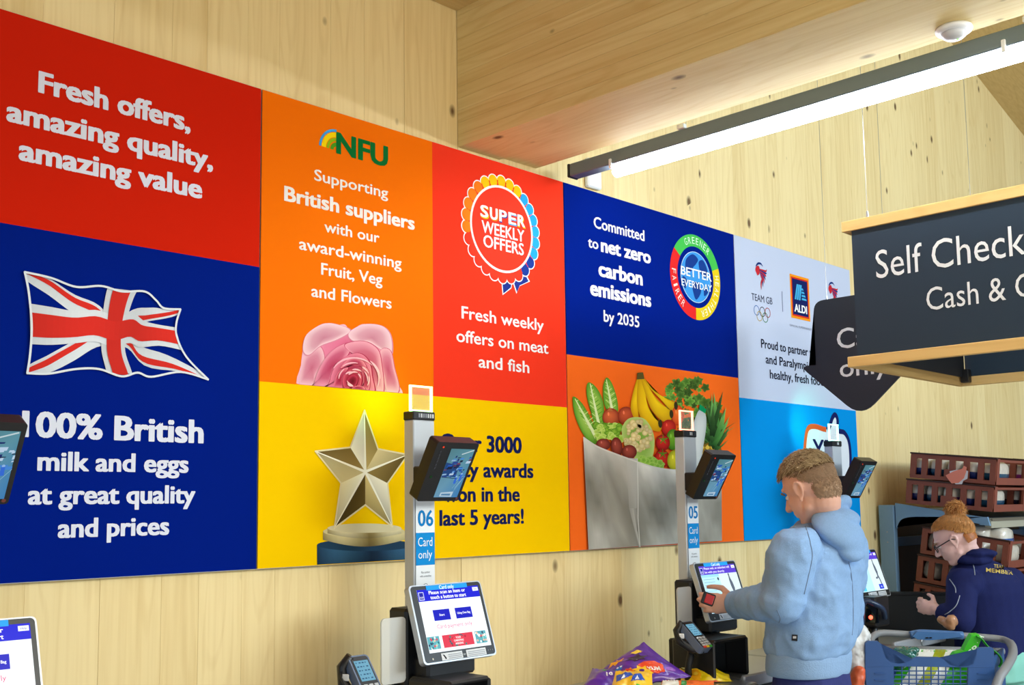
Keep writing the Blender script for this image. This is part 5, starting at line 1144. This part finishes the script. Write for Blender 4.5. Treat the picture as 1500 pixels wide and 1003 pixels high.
def hand(bm, Wp, d, n, s, curl=1.0, sc=1.0):
    """wrist, finger direction, palm normal (towards the palm side), thumb side"""
    Wp = Vector(Wp); d = Vector(d).normalized(); s = Vector(s); s = (s-d*s.dot(d)).normalized(); n0 = d.cross(s).normalized(); n = n0 if n0.dot(Vector(n)) > 0 else -n0
    Mx = Matrix((s, d, n)).transposed()
    ell(bm, Wp+d*.045*sc, (.036*sc, .048*sc, .017*sc), Mx, 16, 12); ell(bm, Wp+d*.068*sc, (.040*sc, .024*sc, .015*sc), Mx, 16, 12); ell(bm, Wp+d*.03*sc+s*.022*sc+n*.008*sc, (.016*sc, .03*sc, .014*sc), Mx, 14, 10)
    for i, (off, L_) in enumerate(((.029, .074), (.010, .082), (-.009, .077), (-.027, .062))):
        p0 = Wp+d*(.082-.004*abs(i-1))*sc+s*off*sc; ang = .35*curl; pr = p0
        for k, fr in enumerate((.46, .30, .24)):
            dd = d*cos(ang)+n*sin(ang)+s*(.06*(1.5-i))*.6; q = pr+dd.normalized()*L_*fr*sc; r_ = (.0095-.001*k)*sc*(.93 if i == 3 else 1); cap(bm, pr, q, r_, r_*.93, 10); pr = q; ang += (.85+.05*i)*curl
    t0 = Wp+d*.022*sc+s*.030*sc+n*.006*sc; t1 = t0+(s*.62+d*.62+n*.45).normalized()*.040*sc; t2 = t1+(d*.85+n*.5*curl+s*.1).normalized()*.032*sc; t3 = t2+(d*.7+n*.75*curl-s*.05).normalized()*.024*sc
    cap(bm, t0, t1, .0125*sc, .0115*sc, 10); cap(bm, t1, t2, .0112*sc, .0098*sc, 10); cap(bm, t2, t3, .0098*sc, .0085*sc, 10)
def face_matrix(c, fwd, pitch, roll=0):
    fwd = Vector((fwd[0], fwd[1], 0)).normalized(); right = Vector((fwd.y, -fwd.x, 0)); M = Matrix((right, fwd, Vector((0, 0, 1)))).transposed().to_4x4()
    return Matrix.Translation(c) @ M @ Matrix.Rotation(-pitch, 4, 'X') @ Matrix.Rotation(roll, 4, 'Y')
def eyes(M, par):
    for s_ in (1, -1):
        b = BM(); ell(b, (s_*.030, .0715, .004), (.0105, .0115, .0085)); bmesh.ops.transform(b, matrix=M, verts=b.verts); e_ = obj('eye', b, mat('eye_white', (236, 232, 228), .2), par, True)
        b = BM(); ell(b, (s_*.030, .0800, .003), (.0050, .004, .0050)); bmesh.ops.transform(b, matrix=M, verts=b.verts); obj('iris', b, mat('iris', (60, 90, 110), .2), e_, True)
        b = BM(); tube(b, [M @ Vector(q) for q in ((s_*.014, .090, .022), (s_*.030, .091, .028), (s_*.046, .078, .024))], .003, 6); obj('eyebrow', b, mat('brow_hair', (150, 116, 80), .7), par, True)
def folds(scale, amp, axis=None, seed=0):
    def f_(co):
        c = Vector((co.x*scale+seed, co.y*scale, co.z*scale*(.45 if axis == 'Z' else 1.6 if axis == 'X' else 1)))
        r_ = noise.noise(c); return amp*(1-2.2*abs(r_))+amp*.45*noise.noise(c*2.7)
    return f_
def stub(*pairs):
    b = BM()
    for a, c, ra, rb in pairs: cap(b, a, c, ra, rb, 14)
    return b

# --- the man
mp = at(1195, 900, 3.72); man = thing('person', 'man in pale blue-grey hooded sweatshirt reaching to the checkout screen, seen from behind', 'person', (mp.x, mp.y, 0))
Hm = face_matrix(at(1186, 716, 3.72), (.03, .99), radians(26), radians(-3))
Ls, Rs = Vector((3.235, 1.87, 1.445)), Vector((3.53, 1.84, 1.435)); Le, Lw = Vector((3.205, 1.90, 1.275)), at(1078, 884, 3.92)
Re, Rw = Vector((3.61, 1.90, 1.18)), Vector((3.63, 2.01, 1.12))
rings = [((1188, 975, 3.70), .182, .135), ((1190, 955, 3.70), .186, .138), ((1193, 935, 3.70), .200, .150), ((1197, 900, 3.71), .198, .148), ((1200, 860, 3.71), .200, .145), ((1202, 830, 3.72), .205, .145), ((1204, 806, 3.73), .205, .135), ((1205, 788, 3.74), .182, .112), ((1206, 774, 3.75), .125, .088), ((1206, 764, 3.755), .085, .072)]
C3 = [(at(a[0]-4, a[1], a[2]), b*.87, c*.87) for a, b, c in rings]
b = BM(); head(b, Hm); nb0 = Hm @ Vector((0, -.03, -.06)); cap(b, nb0, at(1206, 772, 3.75), .056, .060, 16)
loft(b, [(c, a_*.86, b_*.86) for c, a_, b_ in C3], 24, 2.3)
hips = at(1188, 980, 3.70); hz = .90
loft(b, [(Vector((hips.x, hips.y, z_)), a_, b_) for z_, a_, b_ in ((1.06, .12, .09), (.95, .14, .10), (.88, .14, .10))], 24)
for s_, fy in ((-1, .02), (1, -.03)):
    hx = hips.x+s_*.09; cap(b, (hx, hips.y, .92), (hx+s_*.02, hips.y+.03+fy, .50), .082, .055, 14); cap(b, (hx+s_*.02, hips.y+.03+fy, .50), (hx+s_*.03, hips.y+fy, .10), .055, .038, 14); cap(b, (hx+s_*.03, hips.y+fy-.02, .05), (hx+s_*.04, hips.y+fy+.14, .035), .036, .03, 12)
cap(b, Ls, Le, .05, .042, 14); cap(b, Le, Lw, .042, .029, 14); cap(b, Rs, Re, .05, .042, 14); cap(b, Re, Rw, .042, .029, 14)
hd = Vector((-.50, .62, .02)); hand(b, Lw, hd, (.7, .5, -.2), (0.05, 0, 1), .75, 1.0); hand(b, Rw, (.1, .9, -.3), (-.8, -.3, -.4), (-.2, 0, 1), .8, 1.0)
body = obj('body', fuse(b, .0048, 2), SKIN, man)
eyes(Hm, man)
HOOD = mat('hoodie_marl', (138, 172, 214), .88, spec=.15, bump=.35, bscale=420, var=.10, vscale=160)
b = BM(); loft(b, C3[1:], 28, 2.4)
def sleeve(b, S, E, W_, rs, re, rw):
    n = 10; cap(b, S, E, rs, re, 16)
    pts = [E+(W_-E)*(k/n) for k in range(n+1)]; ell(b, E, (re*1.02,)*3)
    tube(b, pts, [re+(rw-re)*(k/n)**.9+.0045*sin(k*2.6) for k in range(n+1)], 16)
LwC = Lw+(Le-Lw).normalized()*.012
sleeve(b, Ls, Le, LwC, .076, .066, .040); sleeve(b, Rs, Re, Rw+(Re-Rw)*.05, .074, .062, .042)
ell(b, Ls+Vector((.02, 0, .0)), (.082, .08, .072)); ell(b, Rs+Vector((-.02, 0, .0)), (.080, .078, .070))
cap(b, at(1160, 800, 3.66), at(1140, 865, 3.62), .052, .058, 14)
# kangaroo pocket bulge and blouse over the rib
ell(b, at(1152, 925, 3.72), (.04, .05, .06)); 
hoodie = obj('hooded_sweatshirt', fuse(b, .0068, 5, lambda co: folds(7, .0105, 'Z', 2)(co)+folds(16, .005, None, 9)(co)), HOOD, man)
b = BM(); loft(b, [(at(1184, 986, 3.70), .163, .122), (at(1184, 978, 3.70), .167, .127), (at(1185, 962, 3.70), .168, .128), (at(1186, 952, 3.70), .164, .124)], 40, 2.3)
for v in b.verts: pass
obj('ribbed_hem', fuse(b, .006, 1), mat('hoodie_rib', (138, 170, 208), .9, bump=.5, bscale=200), man)
cf = (LwC-Le).normalized(); obj('cuff', T([LwC-cf*.045, LwC-cf*.04, LwC-cf*.002, LwC+cf*.004], [.0405, .0425, .0385, .033], 24), mat('hoodie_rib', ()), man, True)
b = BM(); cN = at(1206, 747, 3.745)
tube(b, [Vector((cN.x+.070*cos(t_), cN.y-.005+.074*sin(t_), cN.z+.004-.030*sin(t_))) for t_ in [2*pi*k/28 for k in range(28)]], .022, 12, closed=True)
for (x_, y_, d_, rx, ry, rz) in ((1218, 758, 3.69, .085, .060, .030),): ell(b, at(x_, y_, d_), (rx, ry, rz), u=20, v=14)
ell(b, at(1236, 757, 3.68), (.062, .050, .030), Matrix.Rotation(radians(15), 3, 'X'), 22, 14); ell(b, at(1229, 776, 3.655), (.120, .098, .046), Matrix.Rotation(radians(40), 3, 'X'), 28, 18); ell(b, at(1244, 803, 3.63), (.070, .050, .036), Matrix.Rotation(radians(55), 3, 'X'), 24, 14)
def hoodf(co):
    t_ = (co.z*.8-co.y*.6)*75+1.5*noise.noise(co*7); return .0035*sin(t_)+.004*noise.noise(co*9)
obj('hood', fuse(b, .0058, 9, hoodf), HOOD, man)
# seam details
SEAM = mat('seam_thread', (112, 134, 166), .9)
def onto(me_obj, pts, off=.001):
    """drop points seen in the photo direction onto a garment"""
    from mathutils.bvhtree import BVHTree
    me = me_obj.data; L = me_obj.matrix_world.translation if not me_obj.parent else Vector(root_of(me_obj).location)
    bv = BVHTree.FromPolygons([v.co+L for v in me.vertices], [tuple(p.vertices) for p in me.polygons]); out = []
    for x, y in pts:
        r_ = ray(x, y).normalized(); h = bv.ray_cast(CAM, r_)
        if h[0] is not None: out.append(h[0]-r_*off)
    return out
for ln in ([(1187, 795), (1190, 815), (1184, 845), (1178, 870)], [(1180, 770), (1186, 790), (1187, 795)], [(1236, 800), (1247, 840), (1250, 900), (1248, 930)], [(1138, 893), (1143, 905), (1141, 912)]):
    q = onto(hoodie, spline(ln, 6, False))
    if len(q) > 3: obj('seam', T(q, .0016, 6), SEAM, man, True)
q = onto(hoodie, [(1160, 929), (1168.5, 929.5), (1168, 939), (1159.5, 938)], .002)
if len(q) == 4: obj('woven_label', prism(q, (ray(1164, 934).normalized()*.003)), mat('black_label', (24, 26, 32), .7), man)
q = onto(hoodie, [(1161.5, 931.5), (1166.5, 931.5), (1166.5, 935), (1161.5, 935)], .0026)
if len(q) == 4: obj('label_emblem', prism(q, (ray(1164, 934).normalized()*.0005)), mat('label_white', (220, 224, 230), .7), man)
JEAN = mat('navy_jeans', (38, 46, 110), .85, bump=.3, bscale=300, var=.1, vscale=20)
b = BM(); loft(b, [(Vector((hips.x, hips.y, z_)), a_, b_) for z_, a_, b_ in ((1.06, .150, .110), (1.0, .156, .116), (.92, .17, .13), (.84, .17, .125))], 28)
for s_, fy in ((-1, .02), (1, -.03)):
    hx = hips.x+s_*.09; cap(b, (hx, hips.y, .88), (hx+s_*.02, hips.y+.03+fy, .50), .100, .074, 16); cap(b, (hx+s_*.02, hips.y+.03+fy, .50), (hx+s_*.03, hips.y+fy, .08), .074, .066, 16)
obj('jeans', fuse(b, .008, 3, folds(10, .004, None, 5)), JEAN, man)
for s_, fy in ((-1, .02), (1, -.03)):
    b = BM(); cx_ = hips.x+s_*.125; ell(b, (cx_, hips.y+fy+.02, .045), (.052, .085, .05)); ell(b, (cx_+s_*.005, hips.y+fy+.12, .035), (.05, .075, .038)); 
    for v in b.verts: v.co.z = max(v.co.z, 0)
    obj('shoe', fuse(b, .006, 2), mat('shoe_dark', (40, 42, 50), .6), man)
# hair of the man
def hair_cap(M, inside, off, res=46, name='hair', m=None, par=None, rough=.002, cc=(0, -.014, .030), rr=(.077, .097, .086)):
    b = BM(); vs = {}
    for j in range(res+1):
        for i in range(res*2):
            th = pi*j/res; ph = 2*pi*i/(res*2); dq = Vector((sin(th)*cos(ph), sin(th)*sin(ph), cos(th)))
            if inside(dq): o_ = off(dq)+rough*noise.noise(dq*26)+rough*noise.noise(dq*60); vs[(i, j)] = b.verts.new(M @ Vector((cc[0]+dq.x*(rr[0]+o_), cc[1]+dq.y*(rr[1]+o_), cc[2]+dq.z*(rr[2]+o_))))
    for (i, j) in list(vs):
        k = [(i, j), ((i+1) % (res*2), j), ((i+1) % (res*2), j+1), (i, j+1)]
        if all(q in vs for q in k) and j < res:
            try: b.faces.new([vs[q] for q in k])
            except ValueError: pass
    return obj(name, b, m, par, True)
def tufts(M, inside, length, n, col, par, seed=1, flow=None, r0=.0016, name='hair_strands', cc=(0, -.014, .030), rr=(.077, .097, .086), lift=1, base=.001):
    rd = random.Random(seed); b = BM(); k = 0; got = 0
    while got < n and k < n*30:
        k += 1; z = rd.uniform(-1, 1); ph = rd.uniform(0, 2*pi); s_ = sqrt(1-z*z); dq = Vector((s_*cos(ph), s_*sin(ph), z))
        if not inside(dq): continue
        got += 1; L_ = length(dq)*rd.uniform(.7, 1.25); p0 = Vector((cc[0]+dq.x*rr[0], cc[1]+dq.y*rr[1], cc[2]+dq.z*rr[2])); nrm = Vector((dq.x/rr[0], dq.y/rr[1], dq.z/rr[2])).normalized()
        fl = flow(dq) if flow else Vector((0, 1, 0)); fl = fl+Vector((rd.gauss(0, .45), rd.gauss(0, .45), rd.gauss(0, .45))); fl = (fl-nrm*fl.dot(nrm)).normalized()
        a = M @ (p0+nrm*base); m1 = M @ (p0+nrm*(base+L_*.32*lift)+fl*L_*.38); e_ = M @ (p0+nrm*(base+L_*.40*lift)+fl*L_*.95); tube(b, [a, m1, e_], [r0, r0*.9, r0*.25], 3, caps=False)
    return obj(name, b, col, par, True)
HAIR = mat('hair_dark_blond', (128, 100, 68), .62, var=.55, vscale=60); HAIR2 = mat('hair_light_blond', (176, 150, 110), .6, var=.4, vscale=80); FADE = mat('hair_cropped', (172, 142, 114), .75, var=.3, vscale=60)
def m_in(d_):
    if d_.y > .35: return d_.z > .50+.12*(d_.y-.35)
    if d_.y > -.05: return d_.z > .50-1.15*(.35-d_.y)
    return d_.z > -.02-.80*min(1, -d_.y)
def m_top(d_): return m_in(d_) and d_.z > .36-.25*max(0, -d_.y)
hair_cap(Hm, m_in, lambda d_: .0012+.010*max(0, min(1, (d_.z-.15)*1.8)), 44, 'hair', FADE, man, .0016)
tufts(Hm, lambda d_: m_in(d_) and d_.z < .42, lambda d_: .006+.010*max(0, min(1, (d_.z-.1)*1.6)), 3400, FADE, man, 31, lambda d_: Vector((0, -.3, -1)), .0013)
tufts(Hm, lambda d_: m_in(d_) and d_.z > .22, lambda d_: .007+.022*max(0, min(1, (d_.z-.1)*1.6)), 4200, HAIR, man, 3, lambda d_: Vector((-.35, .8, .25)) if d_.z > .3 else Vector((0, -.3, -1)))
def nape(d_): return d_.y < .15 and d_.z > -.78
hair_cap(Hm, nape, lambda d_: .0012+.004*max(0, d_.z), 40, 'hair', FADE, man, .001, (0, -.048, -.018), (.062, .056, .064))
tufts(Hm, nape, lambda d_: .006+.006*max(0, d_.z+.3), 1500, FADE, man, 12, lambda d_: Vector((0, -.2, -1)), .0012, cc=(0, -.048, -.018), rr=(.062, .056, .064))
tufts(Hm, m_top, lambda d_: .020+.014*max(0, d_.z), 2200, HAIR2, man, 8, lambda d_: Vector((-.5, .5, .5)), .0017)
# what he holds
it = thing('red_packet', 'small red and black packet held in the man\'s left hand against the screen', 'packet', at(1038, 884, 3.86))
ic = at(1037.5, 877, 3.845); Mi = frame(-ray(1038, 877), (0, 0, 1)) @ Matrix.Rotation(-.35, 4, 'Z')
obj('casing', B(ic, (.046, .044, .016), .007, Mi, 3), BK, it); obj('red_face', B(ic-ray(1038, 877).normalized()*.0075+RX*.004-RU*.001, (.031, .033, .006), .0025, Mi, 2), mat('red_plastic', (196, 20, 20), .25, coat=.5), it)

# --- the woman
wp = at(1450, 930, 4.95); wo = thing('person', 'woman with ginger hair bun and glasses in navy hooded jacket by the bread shelves', 'person', (wp.x, wp.y, 0))
Hw = face_matrix(at(1397, 791, 4.93), (-.36, .93), radians(30), 0) @ Matrix.Scale(.90, 4)
fw = Vector((.42, .90, 0)).normalized(); rw_ = Vector((fw.y, -fw.x, 0)); MW = Matrix((rw_, fw, Vector((0, 0, 1)))).transposed()
ringsW = [((1455, 962, 4.98), .172, .135), ((1453, 940, 4.98), .172, .130), ((1449, 915, 4.97), .160, .122), ((1446, 890, 4.96), .168, .122), ((1444, 868, 4.95), .180, .122), ((1441, 850, 4.94), .182, .112), ((1437, 836, 4.94), .150, .095), ((1432, 826, 4.94), .10, .078), ((1427, 819, 4.94), .068, .062)]
CW = [(at(*a), b_, c_) for a, b_, c_ in ringsW]
wLs, wRs = at(1409, 853, 4.84), at(1480, 850, 5.05); wLe, wLw = at(1407, 908, 4.74), at(1372, 893, 4.84); wRe, wRw = at(1494, 905, 5.02), at(1505, 950, 4.95)
b = BM(); head(b, Hw); cap(b, Hw @ Vector((0, -.03, -.055)), at(1428, 826, 4.94), .050, .054, 14)
loft(b, [(c, a_*.84, b_*.84) for c, a_, b_ in CW], 22, 2.2, MW)
hw_ = at(1456, 962, 4.98)
loft(b, [(Vector((hw_.x, hw_.y, z_)), a_, b_) for z_, a_, b_ in ((1.0, .10, .075), (.88, .125, .095), (.80, .12, .09))], 22, 2, MW)
for s_ in (-1, 1):
    h0 = Vector((hw_.x, hw_.y, .84))+rw_*s_*.085; k0 = h0+Vector((0, 0, -.38))+fw*.03; f0 = k0+Vector((0, 0, -.38))-fw*.03
    cap(b, h0, k0, .082, .052, 14); cap(b, k0, f0, .052, .036, 14); cap(b, f0+Vector((0, 0, -.04)), f0+fw*.13+Vector((0, 0, -.05)), .032, .026, 12)
cap(b, wLs, wLe, .044, .038, 12); cap(b, wLe, wLw, .038, .026, 12); cap(b, wRs, wRe, .044, .038, 12); cap(b, wRe, wRw, .038, .026, 12)
dW = (wLw-wLe).normalized(); hand(b, wLw, dW+Vector((0, 0, -.15)), (.5, .3, -.6), (.1, .1, 1), .85, .92); hand(b, wRw, (0, .3, -1), (-.7, .3, 0), (-.3, .7, 0), .6, .92)
obj('body', fuse(b, .0048, 2), mat('skin_fair', (236, 192, 184), .55, spec=.35, var=.05, vscale=9), wo)
eyes(Hw, wo)
NAVY = mat('navy_fleece', (24, 32, 84), .8, spec=.2, bump=.2, bscale=300, var=.1, vscale=60)
b = BM(); loft(b, CW, 26, 2.3, MW); cap(b, wLs, wLe, .066, .060, 16); wc = wLw-dW*.016; tube(b, [wLe+(wc-wLe)*(k/6) for k in range(7)], [.058-.0035*k for k in range(7)], 14)
ell(b, wLs+Vector((.015, -.01, -.005)), (.078, .078, .07)); ell(b, wRs+Vector((-.015, .01, -.005)), (.074, .074, .07)); cap(b, wRs, wRe, .064, .056, 16); tube(b, [wRe+(wRw-wRe)*(k/6)*.9 for k in range(7)], [.055-.003*k for k in range(7)], 14)
jack = obj('hooded_jacket', fuse(b, .0068, 5, folds(9, .0042, 'Z', 7)), NAVY, wo)
b = BM(); cN = at(1424, 820, 4.92)
tube(b, [cN+rw_*.070*cos(t_)+fw*.064*sin(t_)+Vector((0, 0, .006+.004*sin(t_))) for t_ in [2*pi*k/24 for k in range(24)]], .018, 12, closed=True)
for x_, y_, d_, r_ in ((1434, 810, 4.88, (.065, .045, .020)), (1443, 810, 4.88, (.065, .038, .020))): ell(b, at(x_, y_, d_), r_, MW, 18, 12)
obj('hood', fuse(b, .0058, 4, lambda co: .005*(1-2.2*abs(noise.noise(co*13)))), NAVY, wo)
PIPE = mat('piping_grey', (150, 158, 172), .6)
for ln in ([(1420, 808+4), (1424, 822), (1427, 833), (1428, 842)], [(1391, 848), (1399, 860), (1400, 868)], [(1406, 872), (1401, 886), (1392, 895), (1384, 900)]):
    q = onto(jack, spline(ln, 6, False))
    if len(q) > 3: obj('piping', T(q, .0022, 6), PIPE, wo, True)
GOLD = mat('gold_print', (206, 178, 84), .6)
def cloth_text(me_obj, st, L, R, hpx, m, par):
    P_, F_, a_, b_ = glyphs(st, .02); bm = BM(); vs = []
    from mathutils.bvhtree import BVHTree
    Lc = Vector(root_of(me_obj).location); me = me_obj.data
    bv = BVHTree.FromPolygons([v.co+Lc for v in me.vertices], [tuple(p_.vertices) for p_ in me.polygons])
    for x, y in P_:
        t_ = (x-a_)/(b_-a_); px_, py_ = L[0]+(R[0]-L[0])*t_, L[1]+(R[1]-L[1])*t_-hpx*y/CAPH; r_ = ray(px_, py_).normalized(); h = bv.ray_cast(CAM, r_)
        vs.append(bm.verts.new((h[0] if h[0] is not None else CAM+r_*5)-r_*.002))
    for f in F_:
        try: bm.faces.new([vs[i] for i in f])
        except ValueError: pass
    return obj('lettering', bm, m, par)
cloth_text(jack, 'TEAM', (1456, 831), (1471, 832.5), 5, GOLD, wo); cloth_text(jack, 'MEMBER', (1444.5, 837), (1484, 841.5), 5.5, GOLD, wo)
b = BM(); loft(b, [(Vector((hw_.x, hw_.y, z_)), a_, b_) for z_, a_, b_ in ((1.04, .140, .11), (.96, .158, .125), (.92, .168, .13), (.86, .182, .142), (.78, .178, .135))], 26, 2, MW)
for s_ in (-1, 1):
    h0 = Vector((hw_.x, hw_.y, .84))+rw_*s_*.085; k0 = h0+Vector((0, 0, -.38))+fw*.03; f0 = k0+Vector((0, 0, -.38))-fw*.03; cap(b, h0, k0, .096, .064, 16); cap(b, k0, f0, .064, .052, 16)
obj('mint_trousers', fuse(b, .008, 3, folds(11, .003, None, 4)), mat('mint_cloth', (138, 208, 192), .8, bump=.2, bscale=250), wo)
for s_ in (-1, 1):
    f0 = Vector((hw_.x, hw_.y, .045))+rw_*s_*.085; b = BM(); ell(b, f0, (.042, .07, .042), MW); ell(b, f0+fw*.10+Vector((0, 0, -.012)), (.042, .07, .032), MW)
    for v in b.verts: v.co.z = max(v.co.z, 0)
    obj('shoe', fuse(b, .006, 2), mat('shoe_dark', ()), wo)
GING = mat('hair_ginger', (168, 98, 38), .5, var=.5, vscale=55); GING2 = mat('hair_ginger_light', (212, 150, 82), .5, var=.4, vscale=70)
def w_in(d_):
    if d_.y > .25: return d_.z > .42+.30*(d_.y-.25)
    if d_.y > -.1: return d_.z > .42-1.0*(.25-d_.y)
    return d_.z > .07-.75*min(1, -d_.y)
hair_cap(Hw, w_in, lambda d_: .007+.003*max(0, d_.z), 46, 'hair', GING, wo, .0025)
hair_cap(Hw, lambda d_: d_.y < -.05 and d_.z > -.45, lambda d_: .006, 40, 'hair', GING, wo, .002, (0, -.048, -.018), (.062, .056, .064))
bunL = Hw.inverted() @ at(1400, 748, 4.95)
fl_ = lambda d_: (bunL-Vector((d_.x*.08, d_.y*.1, d_.z*.09)))
tufts(Hw, w_in, lambda d_: .030, 3600, GING2, wo, 5, lambda d_: (bunL-Vector((d_.x*.077, d_.y*.097, .03+d_.z*.086))).normalized()*2.8, .0015, lift=.28, base=.008)
b = BM(); bc_ = at(1399.5, 748, 4.95)
for k in range(5):
    a0 = k*1.3; pts = [bc_+Vector((.024*cos(a0+t_)*cos(k), .024*cos(a0+t_)*sin(k)+.006*sin(2*t_), .024*sin(a0+t_))) for t_ in [2*pi*i/16 for i in range(16)]]; tube(b, pts, .0125, 8, closed=True)
ell(b, bc_, (.026, .026, .026)); 
for x_, y_, r_ in ((1394, 760, .020), (1404, 761, .022), (1413, 764, .018), (1399, 766, .026), (1386, 768, .020), (1409, 770, .026)): ell(b, at(x_, y_, 4.93), (r_, r_, r_*.8))
obj('hair_bun', fuse(b, .0035, 1, lambda co: .0035*noise.noise(Vector((co.x*60, co.y*60, co.z*160)))), GING, wo)
tufts(Matrix.Translation(bc_), lambda d_: True, lambda d_: .03, 700, GING2, wo, 9, lambda d_: Vector((-d_.z, .2, d_.x)), .0014, 'bun_strands', (0, 0, 0), (.032, .032, .030))
# glasses
gl = thing('glasses', 'black framed glasses worn by the woman', 'glasses', Hw @ Vector((0, .1, 0)))
GB = mat('spectacle_black', (18, 18, 22), .3)
for s_ in (1, -1):
    b = BM(); tube(b, [Hw @ Vector((s_*(.031+.021*cos(t_)), .099-.010*abs(cos(t_))*(1 if cos(t_) > 0 else 0), .003+.017*sin(t_))) for t_ in [2*pi*k/20 for k in range(20)]], .0022, 6, closed=True); obj('rim', b, GB, gl, True)
    obj('temple', T([Hw @ Vector(q) for q in ((s_*.052, .092, .008), (s_*.072, .060, .010), (s_*.084, .004, .012), (s_*.084, -.012, .0))], .0024, 6), GB, gl, True)
    b = BM(); vs = [b.verts.new(Hw @ Vector((s_*(.031+.019*cos(t_)), .097, .003+.015*sin(t_)))) for t_ in [2*pi*k/16 for k in range(16)]]; b.faces.new(vs); obj('lens', b, mat('lens_glass', (230, 236, 240), .05, alpha=.15), gl)
obj('bridge', T([Hw @ Vector(q) for q in ((.010, .099, .006), (0, .104, .009), (-.010, .099, .006))], .002, 6), GB, gl, True)
pk = thing('roll_packet', 'small brown bread packet in the woman\'s hands', 'packet', at(1388, 920, 4.72))
b = BM(); cap(b, at(1379, 908, 4.75), at(1392, 915, 4.70), .018, .024, 12); ell(b, at(1394, 909, 4.70), (.03, .025, .028)); obj('packet', fuse(b, .004, 1, lambda co: .004*noise.noise(co*60)), mat('brown_packet', (186, 136, 98), .4, var=.3, vscale=40, coat=.4), pk)
